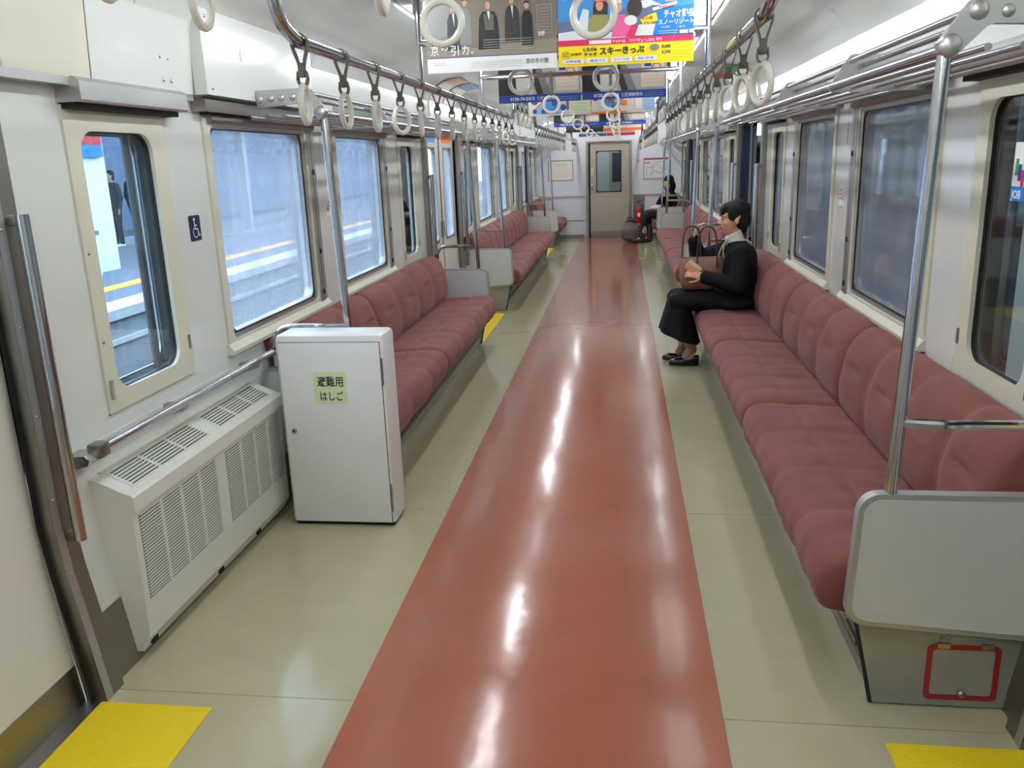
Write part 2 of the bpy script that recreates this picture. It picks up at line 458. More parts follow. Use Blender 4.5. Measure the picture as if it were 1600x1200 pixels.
# panels over the left wheelchair space
wl = bpy.data.objects['wall_left']
up = [(x-.004, z) for x, z in UPP]
for a, b, m in ((2.03, 2.395, 'cream'), (2.40, 2.98, 'wall_white')):
    MB().sheet([(-x, z) for x, z in up[2:]]+[(-1.258, 1.985)], a, b).build('upper_cover', m, wl)
MB().box(-1.284, -1.338, 1.95, 3.0, 1.720, 1.7425).build('trim_strip', 'alu', wl)
MB().box(-1.3335, -1.336, 2.08, 3.10, .696, .700).build('seam_bead', 'white', wl)
mb = MB()
for y, z in ((2.79, 1.847), (2.84, 1.847), (2.80, 1.775), (2.85, 1.775)): mb.ell((-1.279, y, z), (.004, .006, .006), 8, 6)
r_ = mb.build('screws', 'chrome', wl); r_['kind'] = 'stuff'

# ---- windows
def window_unit(n, s, y0, y1, kind, idx):
    e = setting('window_%d' % n, (s*WX, (y0+y1)/2, .75))
    z0, z1 = .755, 1.672
    fog = ('glass_fog' if y0 < 8 else 'glass_fog_light') if s < 0 else 'glass_fog_heavy'
    if kind == 'pocket':
        mb = MB(); holed(mb, (y0, y1, z0, z1), (y0+.065, y1-.085, .815, 1.602), .065, s*(WX-.008), s*(WX+.02))
        mb.build('frame', 'cream', e)
        mb = MB(); holed(mb, (y0+.062, y1-.082, .812, 1.605), (y0+.068, y1-.088, .818, 1.599), .063, s*(WX+.006), s*(WX+.026))
        mb.build('gasket', 'rubber', e)
        MB().box(s*(WX+.012), s*(WX+.016), y0+.06, y1-.08, .81, 1.608).build('pane', 'glass_clear', e)
        # outer skin light on the far side of the door pocket
        oy0, oy1 = (y0+.05, y1+.0) if idx == 0 else (y0+.02, y1-.03)
        mb = MB(); holed(mb, (y0-.12, y1+.20, .66, 1.74), (oy0, oy1, .80, 1.60), .07, s*1.455, s*1.47)
        mb.build('outer_frame', 'dark_wall', e)
        MB().box(s*1.458, s*1.461, oy0-.01, oy1+.01, .79, 1.61).build('outer_pane', 'glass_clear' if s < 0 else 'glass_dark', e)
        mb = MB(); holed(mb, (oy0-.014, oy1+.014, .786, 1.614), (oy0+.004, oy1-.004, .804, 1.596), .07, s*1.449, s*1.456)
        mb.build('outer_rim', 'alu', e)
        mb = MB()
        mb.box(s*1.345, s*1.352, y0+.005, y0+.02, .80, 1.62); mb.box(s*1.40, s*1.44, y0-.02, y0-.01, .7, 1.7)
        mb.tube([(s*1.41, (y1-.11) if idx == 0 else (y0+.11), .70), (s*1.41, (y1-.11) if idx == 0 else (y0+.11), 1.70)], .014, 8)
        mb.build('pocket_pipe', 'stainless_dull', e)
        MB().box(s*(WX+.03), s*1.45, y0-.04, y1+.04, 1.61, 1.70).build('pocket_top', 'dark_gap', e)
        MB().box(s*(WX+.03), s*1.45, y0-.04, y1+.04, .70, .80).build('pocket_floor', 'dark_gap', e)
        # latch and keyholes on the frame
        yl = y0+.02; yr = y1-.02
        MB().box(s*(WX-.016), s*(WX-.008), yl-.006, yl+.006, .80, .86).build('latch', 'chrome', e)
        MB().box(s*(WX-.013), s*(WX-.008), yr-.005, yr+.005, .85, .90).build('lock', 'stainless_dull', e)
        mb = MB(); mb.ell((s*(WX-.008), yl, 1.25), (.004, .006, .006), 8, 6); mb.ell((s*(WX-.008), yl, .98), (.004, .006, .006), 8, 6)
        r_ = mb.build('screws', 'stainless_dull', e); r_['kind'] = 'stuff'
        # stainless hood
        mb = MB(); mb.prism([(s*1.262, 1.676), (s*1.257, 1.682), (s*1.257, 1.732), (s*1.272, 1.7445), (s*1.34, 1.7445), (s*1.34, 1.676)], 'y', y0-.005, y1+.06)
        mb.build('hood', 'alu', e)
        MB().box(s*1.285, s*1.335, y0+.005, y1+.04, 1.660, 1.677).build('hood_slot', 'dark_slot', e)
    else:
        jb = y1-.115     # vertical slide post at the far side
        mb = MB(); holed(mb, (y0, y1, z0, z1), (y0+.05, jb-.005, .805, 1.645), .035, s*(WX-.010), s*(WX+.03))
        mb.build('frame', 'cream', e)
        mb = MB(); holed(mb, (y0+.045, jb, .80, 1.65), (y0+.055, jb-.045, .830, 1.632), .05, s*(WX-.002), s*(WX+.05))
        mb.build('sash', 'alu', e)
        mb = MB(); holed(mb, (y0+.053, jb-.043, .827, 1.635), (y0+.057, jb-.049, .833, 1.630), .048, s*(WX-.003), s*(WX+.004))
        mb.build('gasket', 'rubber', e)
        MB().box(s*(WX+.022), s*(WX+.026), y0+.05, jb-.045, .81, 1.64).build('pane', fog, e)
        mb = MB(); mb.box(s*(WX-.014), s*(WX+.01), jb+.010, jb+.052, .79, 1.66); mb.box(s*(WX-.012), s*(WX+.01), jb+.062, jb+.105, .79, 1.66)
        mb.build('slide_post', 'alu', e)
        MB().box(s*(WX-.013), s*(WX+.005), jb+.052, jb+.062, .79, 1.66).build('slide_groove', 'dark_slot', e)
        mb = MB()
        for z in (.84, 1.05, 1.45): mb.box(s*(WX-.020), s*(WX-.010), jb+.05, jb+.064, z-.012, z+.012)
        r_ = mb.build('catches', 'dark_slot', e); r_['kind'] = 'stuff'
        MB().prism([(s*(WX-.028), .752), (s*(WX-.03), .768), (s*(WX-.010), .795), (s*(WX+.01), .795), (s*(WX+.01), .752)], 'y', y0-.012, y1+.012).build('sill', 'cream', e)
        # roller blind housing above
        MB().prism([(s*1.283, 1.69), (s*1.277, 1.70), (s*1.277, 1.732), (s*1.290, 1.7415), (s*1.34, 1.7415), (s*1.34, 1.69)], 'y', y0-.06, y1+.05).build('blind_box', 'alu', e)
        mb = MB(); mb.tube([(s*1.318, y0+.03, 1.668), (s*1.318, y1-.03, 1.668)], .017, 10); mb.build('blind_roll', 'stainless_dull', e)
        MB().box(s*1.305, s*1.333, y0, y1, 1.683, 1.690).build('blind_slot', 'dark_slot', e)
    return e
n = 1
for s in (-1, 1):
    for q in WINS:
        o = 0
        idx = 0 if (abs(q[0]-2.30) < .1 or abs(q[0]-8.525) < .1 or abs(q[0]-14.76) < .1) else 1
        window_unit(n, s, q[0], q[1], q[2], idx); n += 1

# ---- doors (left closed, right slid open into their pockets)
dn = 1
for s in (-1, 1):
    for i, (a, b) in enumerate(DOORS):
        c = (a+b)/2
        e = setting('door_%d' % dn, (s*1.39, c, 0)); dn += 1
        for k, (p0, p1) in enumerate(((a, c), (c, b))):
            if s > 0:
                off = -.60 if k == 0 else .60
                p0, p1 = p0+off, p1+off
            jp = [(1.300, -.02), (1.315, .12), (1.333, .28), (1.349, .50), (1.356, .70)]
            mb = MB(); mb.sheet([(s*x, z) for x, z in jp], p0+.002, p1-.002)
            lf = mb.build('leaf_bottom', 'door_white', e)
            mb = MB(); mb.sheet([(s*(x-.002), z) for x, z in jp[:2]], p0+.004, p1-.004); mb.build('kick_plate', 'stainless_dull', e)
            mb = MB(); holed(mb, (p0+.002, p1-.002, .70, 1.78), (p0+.13+.04*k, p1-.17+.04*k, .80, 1.60), .06, s*1.356, s*1.382)
            mb.build('leaf', 'door_white', e)
            mb = MB(); holed(mb, (p0+.124+.04*k, p1-.164+.04*k, .794, 1.606), (p0+.138+.04*k, p1-.178+.04*k, .808, 1.592), .055, s*1.353, s*1.384)
            mb.build('window_rim', 'stainless', e)
            MB().box(s*1.366, s*1.370, p0+.12, p1-.12, .79, 1.61).build('leaf_pane', 'glass_fog_light' if s < 0 else 'glass_dark', e)
            ye = p1 if k == 0 else p0
            if s > 0: MB().box(s*1.335, s*1.40, ye-.012, ye+.012, .0, 1.775).build('edge_pad', 'navy', e)
            mb = MB(); mb.sheet([(s*(x-.003), z) for x, z in jp]+[(s*1.352, 1.78)], ye-.012, ye+.012); mb.build('edge_rubber', 'rubber', e)
            if s < 0 and i == 1:
                mm = 'sky_blue' if k == 0 else 'orange'
                MB().box(s*1.351, s*1.356, p0+.15, p1-.15, 1.650, 1.735).build('sticker', mm, e)
            hb = p1-.06 if k == 0 else p0+.06
            MB().box(s*1.349, s*1.357, hb-.012, hb+.012, .83, .97).build('finger_grip', 'stainless_dull', e)

# ---- end walls
we = setting('wall_end', (0, END, 0))
def wpoly(): 
    return [(x, z) for x, z in [(-1.262, 0), (-1.312, .4), (-1.336, .75), (-1.336, 1.70), (-1.275, 1.95), (-1.2, 2.068), (-1.0, 2.122), (0, 2.13)]]
lp = wpoly()
DL, DR, DT = -.36, .39, 1.73
MB().prism(lp[:-1]+[(DL, 2.128), (DL, 0)], 'y', END, END+.05).build('end_panel', 'end_white_daylit', we)
MB().prism([(-x, z) for x, z in lp[:-1]]+[(DR, 2.128), (DR, 0)], 'y', END, END+.05).build('end_panel', 'end_white_daylit', we)
MB().box(DL, DR, END, END+.05, DT, 2.14).build('end_panel', 'end_white_daylit', we)
mb = MB(); mb.box(DL-.045, DL, END-.02, END+.06, 0, DT+.02); mb.box(DR, DR+.045, END-.02, END+.06, 0, DT+.02); mb.box(DL-.045, DR+.045, END-.018, END+.06, DT, DT+.03)
mb.build('door_frame', 'stainless', we)
for s in (-1, 1):
    MB().box(s*.45, s*1.32, END-.012, END+.001, .755, .79).build('rail_strip', 'alu', we)
    MB().box(s*.45, s*1.29, END-.008, END+.001, .325, .335).build('seam_strip', 'grey', we)
    MB().box(s*.45, s*1.262, END-.010, END+.001, 0, .07).build('foot_strip', 'stainless_dull', we)
de = setting('door_7', (0, END, 0))
mb = MB(); holed(mb, (DL+.03, DR, .005, DT), (-.21, .235, .85, 1.575), .05, END+.012, END+.045, 'y'); mb.build('leaf', 'end_door', de)
MB().box(DL, DL+.03, END+.03, END+.05, 0, DT).build('gap', 'dark_gap', de)
mb = MB(); holed(mb, (-.222, .247, .838, 1.587), (-.205, .23, .855, 1.57), .05, END+.006, END+.05, 'y'); mb.build('window_rim', 'rubber', de)
MB().box(-.215, .24, END+.025, END+.03, .845, 1.58).build('pane', 'glass_clear', de)
MB().box(DL+.03, DR, END+.008, END+.014, .005, .12).build('kick_plate', 'stainless_dull', de)
MB().box(DL+.03, DR, END+.006, END+.014, .765, .775).build('rail_strip', 'alu', de)
MB().cbox(-.31, -.285, END-.01, END+.014, .88, 1.0, .004).build('handle', 'chrome', de)
MB().box(-.315, -.275, END+.009, END+.013, 1.16, 1.29).build('notice', 'pale_pink', de)
# next car beyond the gangway
nc = setting('wall_gangway', (0, END+1, 0))
MB().box(-.6, .75, END+1.6, END+1.65, 0, 2.2).build('far_wall', 'wall_white', nc)
MB().box(.0, .5, END+1.57, END+1.60, 0, 1.8).build('far_door', 'end_door', nc)
MB().box(.06, .34, END+1.555, END+1.57, .98, 1.55).build('far_window', 'navy', nc)
for x in (-.62, .72): MB().box(x, x+.05, END+.06, END+1.6, 0, 2.2).build('gangway_side', 'light_grey', nc)
MB().box(-.62, .77, END+.06, END+1.6, 2.1, 2.2).build('gangway_top', 'light_grey', nc)
MB().box(-.62, .77, END+.05, END+1.6, -.05, 0).build('gangway_floor', 'stainless_dull', nc)
MB().tube([(.08, END+.25, 2.06), (.08, END+1.4, 2.06)], .016, 8).build('added_glow_tube', 'tube_glow', nc)  # glowing tube added in the gangway to brighten the end-door window
wb = setting('wall_back', (0, BACK, 0))
MB().box(-1.45, 1.45, BACK-.05, BACK, 0, 2.2).build('cab_panel', 'wall_white', wb)

# ------------------------------------------------------------------ fluorescent tubes over both rails
tube_me = {}
for s in (-1, 1):
    for k in range(-2, 9):
        y0 = 2.03+1.57*k+.17; y1 = y0+1.23
        if y0 < BACK+.02 or y1 > END: continue
        t = thing('ceiling_light', 'bare white fluorescent tube, %s from the cab end in the %s ceiling channel' % (ORD[k+2], SIDE[s]), 'lamp', (s*.62, y0, 2.13), 'fluorescent tubes along the ceiling')
        MB().box(s*.545, s*.695, y0-.05, y1+.05, 2.132, 2.150).build('base_plate', 'white', t)
        MB().tube([(s*.62, y0+.03, 2.112), (s*.62, y1-.03, 2.112)], .0165, 10).build('tube', 'tube_glow', t)
        for yy in (y0, y1): MB().box(s*.60, s*.64, yy-.018+(.015 if yy == y0 else -.015), yy+.018+(.015 if yy == y0 else -.015), 2.092, 2.134).build('socket', 'white', t)

# ------------------------------------------------------------------ strap rails
RX, RZ, HZ = .582, 1.788, 1.95
def strap_rail(s):
    t = thing('strap_rail', 'chrome overhead strap rail running the length of the %s side, raised over the doors' % SIDE[s], 'handrail', (s*RX, 2.0, RZ), 'overhead strap rails')
    spans = [(2.09, 6.72), (8.35, 12.95), (14.58, 15.98)]
    prev = 0.3
    for i, (a, b) in enumerate(spans):
        end = (s*RX, b, RZ)
        pts = [(s*RX, a-.02, HZ+.0), (s*RX, a, RZ+.0), (s*RX, a+.14, RZ)]
        pts = [(s*RX, a-.035, HZ+.03), (s*RX, a+.0, RZ+.03), (s*RX, a+.12, RZ)]
        if b > 15: tail = [(s*RX, b+.12, RZ)]
        else: tail = [(s*RX, b-.12, RZ), (s*RX, b, RZ+.03), (s*RX, b+.035, HZ+.03)]
        mb = MB(); mb.tube(bez(pts)+bez([(s*RX, a+.14, RZ)]+tail), .017, 12); mb.build('bar', 'chrome', t)
        mb = MB(); mb.tube([(s*RX, prev, HZ), (s*RX, a-.03, HZ)], .017, 12); mb.build('door_bar', 'chrome', t)
        prev = b+.03
    # hangers and the cross bars they carry
    for k in range(9):
        y = 2.03+1.57*k
        if y > 15.5: continue
        mb = MB(); mb.tube([(s*RX, y, 2.14), (s*RX, y, RZ if any(a < y < b for a, b in spans) else HZ)], .012, 10); mb.build('hanger', 'chrome', t)
        mb = MB(); mb.ell((s*RX, y, 2.125), (.03, .03, .012)); mb.build('flange', 'chrome', t)
    return t
for s in (-1, 1): strap_rail(s)
for k in range(9):
    y = 2.03+1.57*k
    t = MB().tube([(-RX, y, HZ), (RX, y, HZ)], .0125, 10).build('cross_bar', 'chrome', org=(0, y, HZ))
    tag(t, 'chrome cross bar joining both strap rails overhead, %s from the near end' % ORD[k], 'handrail', 'cross bars between the strap rails')
t = MB().tube([(-.18, .30, HZ), (-.18, 2.03, HZ)], .0125, 10).build('strap_bar', 'chrome', org=(-.18, 1.2, HZ)); tag(t, 'short lengthwise chrome bar carrying one ring above the near door', 'handrail')
t = MB().tube([(-RX, .30, HZ), (RX, .30, HZ)], .0125, 10).build('strap_bar', 'chrome', org=(0, .3, HZ)); tag(t, 'chrome bar closing the rail frame above the near doorway', 'handrail')

# one grab strap, then copies; the belt loop lies across the bar, the ring hangs in the bar's own plane
def belt_mb(rr, drop):
    pts = []
    for k in range(9):
        a = PI*k/8; pts.append(((rr+.002)*math.cos(a), (rr+.002)*math.sin(a)))
    L = [(-(rr+.001), -.012), (-.007, -.045), (-.0045, -.06), (-.0045, -.086), (-.010, -drop+.036), (-.0115, -drop+.018), (-.008, -drop+.008), (0, -drop+.005)]
    loop = pts+L+[(-x, z) for x, z in reversed(L[:-1])]
    n = len(loop); hw = .009; th = .0042; vs = []; fs = []
    for i in range(n):
        p = Vector((loop[i][0], loop[i][1])); a = Vector(loop[i-1]); b = Vector(loop[(i+1) % n])
        d = (b-a).normalized(); nn = Vector((d.y, -d.x))*th
        for q in (p, p+nn):
            vs += [(q.x, -hw, q.y), (q.x, hw, q.y)]
    for i in range(n):
        j = (i+1) % n
        a = [i*4+k for k in range(4)]; b = [j*4+k for k in range(4)]
        fs += [(a[0], a[1], b[1], b[0]), (a[2], b[2], b[3], a[3]), (a[0], b[0], b[2], a[2]), (a[1], a[3], b[3], b[1])]
    return MB().add(vs, fs)
def strap_proto(name, rr, drop):
    t = thing(name, 'x', 'strap', (0, 0, 0))
    belt_mb(rr, drop).build('belt', 'strap_grey', t)
    MB().cbox(-.0088, .0088, -.0094, .0094, -.086, -.050, .002).build('sleeve', 'strap_grey', t)
    MB().torus((0, 0, -drop-.044), .046, .0085, 'x').build('ring', 'ring_white', t)
    return t
PR = strap_proto('grab_strap', .017, .109); PC = strap_proto('grab_strap', .0125, .121)
used = {PR.name: False, PC.name: False}
def put_strap(proto, loc, rot, tilt, label, group, ring_twist=0.0):
    if not used[proto.name]: r = proto; used[proto.name] = True; ch = list(r.children)
    else:
        r = proto.copy(); COL.objects.link(r); ch = []
        for c in proto.children:
            d = c.copy(); COL.objects.link(d); d.parent = r; ch.append(d)
    r.location = loc; r.rotation_euler = (tilt[0], tilt[1], rot)
    for c in ch:
        if c.name.startswith('ring'): c.rotation_euler = (0, 0, ring_twist)
    r['label'] = label; r['category'] = 'strap'; r['group'] = group
rng = random.Random(3)
twL = {3: .55, 0: .05, 13: .6, 14: .5}
for s in (-1, 1):
    for bi, (a, b, nn) in enumerate(((2.225, 6.58, 14), (8.50, 12.85, 14), (14.75, 15.75, 4))):
        for k in range(nn):
            y = a+(b-a)*k/(nn-1)
            tw = rng.uniform(-.08, .08)+.10*(-s)
            if s < 0 and bi == 0: tw = {0: .12, 1: .0, 2: .06, 3: -.42, 12: -.5, 13: -.6}.get(k, tw)
            if s > 0 and bi == 0: tw = {0: .34, 1: .30, 2: .36, 8: .45}.get(k, tw)
            bay = ['first bench bay', 'second bench bay', 'end bench bay'][bi]
            put_strap(PR, (s*RX, y, RZ), 0, (rng.uniform(-.03, .03), rng.uniform(-.02, .02)),
                      'white ring strap on the %s rail, %s, %s from its near end' % (SIDE[s], bay, ORD[k]), 'ring straps on the long rails', tw)
    for di, ys in enumerate(((.72, 1.05, 1.375, 1.70), (7.0, 7.33, 7.66, 7.98), (13.2, 13.53, 13.86, 14.2))):
        for k, y in enumerate(ys):
            put_strap(PR, (s*RX, y, HZ), 0, (rng.uniform(-.03, .03), rng.uniform(-.02, .02)),
                      'white ring strap on the raised %s rail, %s door, %s from near end' % (SIDE[s], ['near', 'middle', 'far'][di], ORD[k]), 'ring straps over the doorways', rng.uniform(-.15, .15))
for k in range(9):
    y = 2.03+1.57*k
    for x in (-.165, .181):
        put_strap(PC, (x, y, HZ), PI/2, (0, 0), 'white ring strap facing the aisle, %s ring on the %s cross bar' % ('left' if x < 0 else 'right', ORD[k]), 'ring straps on the cross bars', rng.uniform(-.1, .1))
put_strap(PC, (-.18, 1.573, HZ), 0, (0, 0), 'white ring grab strap edge-on, alone on the short bar above the near door', 'ring straps on the cross bars', .1)

# ------------------------------------------------------------------ luggage racks
def rack(s, a, b, bay):
    t = thing('luggage_rack', 'chrome pipe luggage rack over the %s side windows of the %s' % (SIDE[s], bay), 'rack', (s*1.3, a, 1.69), 'overhead luggage racks')
    P = [('front_rail', .987, 1.688, .0155), ('guard_rail', 1.046, 1.772, .010), ('guard_rail', 1.088, 1.757, .010)]
    P += [('shelf_rail', x, 1.682, .009) for x in (1.05, 1.125, 1.20, 1.275)]
    for nm, x, z, r in P:
        MB().tube([(s*x, a+.012, z), (s*x, b-.012, z)], r, 12).build(nm, 'rack_pipe', t)
    ys = [a, b]
    nseg = max(1, round((b-a)/1.06)); ys = [a+(b-a)*i/nseg for i in range(nseg+1)]
    for i, y in enumerate(ys[1:-1]):
        poly = [(.968, 1.682), (.972, 1.674), (.985, 1.668), (1.305, 1.664), (1.318, 1.70), (1.30, 1.785), (1.05, 1.793), (1.036, 1.788)]
        MB().prism([(s*x, z) for x, z in poly], 'y', y-.004, y+.004).build('bracket', 'alu', t)
    for y, d in ((a, -1), (b, 1)):
        WE = 1.229 if (s < 0 and y < 4) else 1.277
        cc = [(.936, 1.693), (.940, 1.672), (.956, 1.660), (.975, 1.664), (.99, 1.678), (1.035, 1.722), (1.05, 1.728), (WE, 1.714), (WE, 1.782), (1.02, 1.786), (1.0, 1.778)]
        br = MB().prism([(s*x, z) for x, z in cc], 'y', y-.012, y+.012).build('end_bracket', 'alu', t)
        for x, z, r in [(.962, 1.686, .026), (1.015, 1.756, .021)]+[(x, 1.752-.03*(x-1.07), .0145) for x in (1.075, 1.123, 1.168, 1.214, 1.261) if x < WE-.01]:
            MB().ell((s*x, y+d*.012, z), (r, r*.6, r), 14, 9).build('bolt', 'alu', br)
    return t
rack(1, 2.09, 6.74, 'first bench bay'); rack(-1, 3.43, 6.74, 'first bench bay')
for s in (-1, 1):
    rack(s, 8.34, 12.96, 'second bench bay'); rack(s, 14.57, 16.05, 'end bay')

# ------------------------------------------------------------------ benches
def resamp(pts, n):
    P = [Vector(p) for p in pts]
    # catmull-rom
    Q = []
    for i in range(len(P)-1):
        p0 = P[max(i-1, 0)]; p1 = P[i]; p2 = P[i+1]; p3 = P[min(i+2, len(P)-1)]
        for k in range(8):
            t = k/8
            Q.append(.5*((2*p1)+(-p0+p2)*t+(2*p0-5*p1+4*p2-p3)*t*t+(-p0+3*p1-3*p2+p3)*t**3))
    Q.append(P[-1]); L = [0]
    for i in range(1, len(Q)): L.append(L[-1]+(Q[i]-Q[i-1]).length)
    out = []
    for k in range(n):
        d = L[-1]*k/(n-1); i = max(j for j in range(len(L)) if L[j] <= d+1e-9); i = min(i, len(Q)-2)
        t = (d-L[i])/max(L[i+1]-L[i], 1e-9); out.append(Q[i]*(1-t)+Q[i+1]*t)
    return out
SEAT = resamp([(1.23, .385), (1.10, .397), (1.0, .404), (.90, .409), (.835, .405), (.795, .387), (.776, .345), (.78, .295), (.80, .262), (.87, .252)], 44)
BACKP = resamp([(1.195, .385), (1.178, .45), (1.176, .53), (1.190, .61), (1.215, .68), (1.25, .722), (1.29, .74), (1.334, .742)], 36)
def cushion(s, prof, seams, kind):
    mb = MB(); n = len(prof); rows = []
    nor = []
    for i in range(n):
        d = (prof[min(i+1, n-1)]-prof[max(i-1, 0)]).normalized()
        nor.append(Vector((d.y, -d.x)) if kind == 'seat' else Vector((-d.y, d.x)))
    if kind == 'seat': nor = [Vector((-q.x, -q.y)) if q.y < 0 and i < 8 else q for i, q in enumerate(nor)]
    for si in range(len(seams)-1):
        y0, y1 = seams[si], seams[si+1]; N = 14
        for j in range(N+1):
            if si > 0 and j == 0: continue
            t = -1+2*j/N; y = y0+(y1-y0)*j/N
            end = (si == 0 and j == 0) or (si == len(seams)-2 and j == N)
            row = []
            for i in range(n):
                u = i/(n-1)
                edge = min(1, u/.08, (1-u)/.08)
                bul = (.010 if kind == 'seat' else .018)*(1-abs(t)**(6 if kind == 'seat' else 4))*edge
                if kind == 'seat':
                    bul -= .012*math.exp(-((u-.40)/.024)**2)*max(0, 1-abs(t)/.95)**.5
                    bul -= .003*math.exp(-((t)/.10)**2)*(1 if u < .40 else .2)*edge
                    bul += .0025*math.sin(t*7+u*5+y*9)*edge*(1-abs(t))
                else:
                    bul -= .018*math.exp(-((u-.50)/.028)**2)*max(0, 1-abs(t)/.55)**.5
                bul += .005*noise.noise(Vector((u*6, y*5, 3.1*s)))*edge
                if end: bul -= .008*edge
                p = prof[i]+nor[i]*bul
                row.append((s*p.x, y, p.y))
            rows.append(row)
    m = len(rows)
    vs = [p for r in rows for p in r]
    fs = [(a*n+i, a*n+i+1, (a+1)*n+i+1, (a+1)*n+i) for a in range(m-1) for i in range(n-1)]
    fs += [tuple(range(n)), tuple((m-1)*n+i for i in range(n-1, -1, -1))]
    fs += [(a*n, (a+1)*n, (a+1)*n+n-1, a*n+n-1) for a in range(m-1)]
    return mb.add(vs, fs)
def check_norm():
    pass
def bench(s, groups, label):
    y0, y1 = groups[0][0], groups[-1][-1]
    t = thing('bench_seat', label, 'bench', (s*1.0, y0, 0), 'long upholstered benches')
    for g in groups:
        gg = [g[0]+.003]+list(g[1:-1])+[g[-1]-.003]
        cushion(s, SEAT, gg, 'seat').build('seat_cushion', 'moquette', t, angle=80)
        cushion(s, BACKP, gg, 'back').build('backrest', 'moquette', t, angle=80)
    MB().box(s*.84, s*1.28, y0+.01, y1-.01, .235, .262).build('seat_pan', 'skirt_steel', t)
    # slatted heater skirt under the seat leaning in to the floor
    mb = MB(); mb.prism([(s*.882, .24), (s*.93, .0), (s*1.2, .0), (s*1.2, .24)], 'y', y0+.015, y1-.015); mb.build('skirt_panel', 'skirt_steel', t)
    mb = MB(); mb.tube([(s*.888, y0+.02, .155), (s*.888, y1-.02, .155)], .007, 8); mb.build('skirt_bar', 'stainless', t)
    mb = MB(); yy = y0+.04
    while yy < y1-.04:
        for z0, z1 in ((.175, .225), (.075, .135)):
            x0 = .882+(.24-z0)*.2-.003; x1 = .882+(.24-z1)*.2-.003
            mb.add([(s*x0, yy, z0), (s*x0, yy+.012, z0), (s*x1, yy+.012, z1), (s*x1, yy, z1)], [(0, 1, 2, 3)])
        yy += .026
    q = mb.build('skirt_slots', 'dark_slot', t); q['kind'] = 'stuff'
    return t
bench(1, [[2.12, 2.47, 2.84, 3.235, 3.63], [3.63, 4.07, 4.49, 4.93], [4.93, 5.36, 5.80, 6.25, 6.72]], 'long dusty-red bench on the right where the woman in black sits')
bench(-1, [[3.46, 3.84, 4.28, 4.72], [4.72, 5.22, 5.72, 6.22, 6.72]], 'dusty-red bench on the left behind the white ladder cabinet')
for s, lb in ((-1, 'dusty-red bench on the left past the middle door'), (1, 'dusty-red bench on the right past the middle door')):
    o = 6.225
    bench(s, [[2.13+o, 2.55+o, 2.97+o, 3.39+o, 3.80+o], [3.80+o, 4.22+o, 4.64+o, 5.06+o], [5.06+o, 5.48+o, 5.9+o, 6.3+o, 6.72+o]], lb)
for s, lb in ((-1, 'short empty dusty-red bench on the left against the end wall'), (1, 'short dusty-red bench at the end wall under the woman with a phone')):
    bench(s, [[14.59, 15.08, 15.56, 16.06]], lb)

# ------------------------------------------------------------------ seat-end partitions with pole and grab bar
def partition(s, y, d, label, hatch=False, top=1.688):
    """d=-1: faces the near door (bench lies beyond it), d=+1: far end of a bench"""
    t = thing('seat_partition', label, 'partition', (s*.92, y, 0), 'seat-end partitions with poles')
    ya, yb = (y-.045, y-.012) if d < 0 else (y+.012, y+.045)
    # rounded laminate panel in XZ, bottom edge sloping to the wall
    def pan(g, r):
        pts = rrect(.842+g, 1.335, .262+g, .630-g, r)
        out = []
        for x, z in pts:
            k = (z-.262)/.368
            x2 = x-(1-k)*.018*max(0, 1-(x-.84)/.3)
            z2 = z-(1-k)*.035*max(0, min(1, (x-.86)/.47))
            out.append((s*x2, z2))
        return out
    MB().prism(pan(0, .05), 'y', ya, yb).build('edge_trim', 'trim_steel', t)
    MB().prism(pan(.014, .042), 'y', ya-.002, yb+.002).build('panel', 'laminate', t)
    # lower stainless box side
    MB().prism([(s*.868, .255), (s*.924, .006), (s*1.262, .006), (s*1.30, .255)], 'y', y-.012 if d < 0 else y-.0, y+.012 if d > 0 else y+.0).build('lower_plate', 'dirty_steel', t)
    MB().prism([(s*.860, .255), (s*.868, .255), (s*.924, .004), (s*.914, .004)], 'y', y-.010 if d < 0 else y-.002, y+.010 if d > 0 else y+.002).build('lower_edge', 'dark_slot', t)
    MB().tube([(s*.918, y-.028 if d < 0 else y+.028, .628), (s*.958, y-.002 if d < 0 else y+.002, 1.668)], .0165, 12).build('pole', 'chrome', t)
    pm = Vector((s*.926, y-.026 if d < 0 else y+.026, .815))
    MB().tube(bez([pm, (s*1.035, y-.040 if d < 0 else y+.040, .812), (s*1.07, y-.034 if d < 0 else y+.034, .812)]+([(s*1.336, y-.034 if d < 0 else y+.034, .812)] if hatch else [(s*1.255, y-.034 if d < 0 else y+.034, .812), (s*1.258, y-.03 if d < 0 else y+.03, .628)])), .013, 10).build('grab_bar', 'chrome', t)
    if hatch:
        yy = y-.013
        fr = MB(); holed(fr, (1.052, 1.236, .028, .192), (1.064, 1.224, .040, .180), .012, yy-.004, yy, 'y', orad=.014); h = fr.build('hatch_frame', 'frame_red', t)
        MB().box(1.066, 1.222, yy-.002, yy, .042, .178).build('hatch_lid', 'dirty_steel', t)
        MB().ell((1.146, yy-.008, .050), (.011, .010, .011), 12, 8).build('hatch_knob', 'stainless_dull', t)
        for x in (1.075, 1.185):
            hb = MB(); hb.box(x, x+.032, yy-.006, yy, .184, .198); hb = hb.build('hinge', 'stainless', t)
            q = MB(); q.ell((x+.006, yy-.001, .212), (.005, .003, .005), 8, 6); q.ell((x+.026, yy-.001, .212), (.005, .003, .005), 8, 6)
            q = q.build('hinge_screws', 'stainless_dull', hb); q['kind'] = 'stuff'
    return t
partition(1, 2.10, -1, 'big grey seat-end panel with steel edge, pole and a red-framed hatch below', True)
partition(-1, 3.44, -1, 'seat-end panel and pole hidden behind the white ladder cabinet')
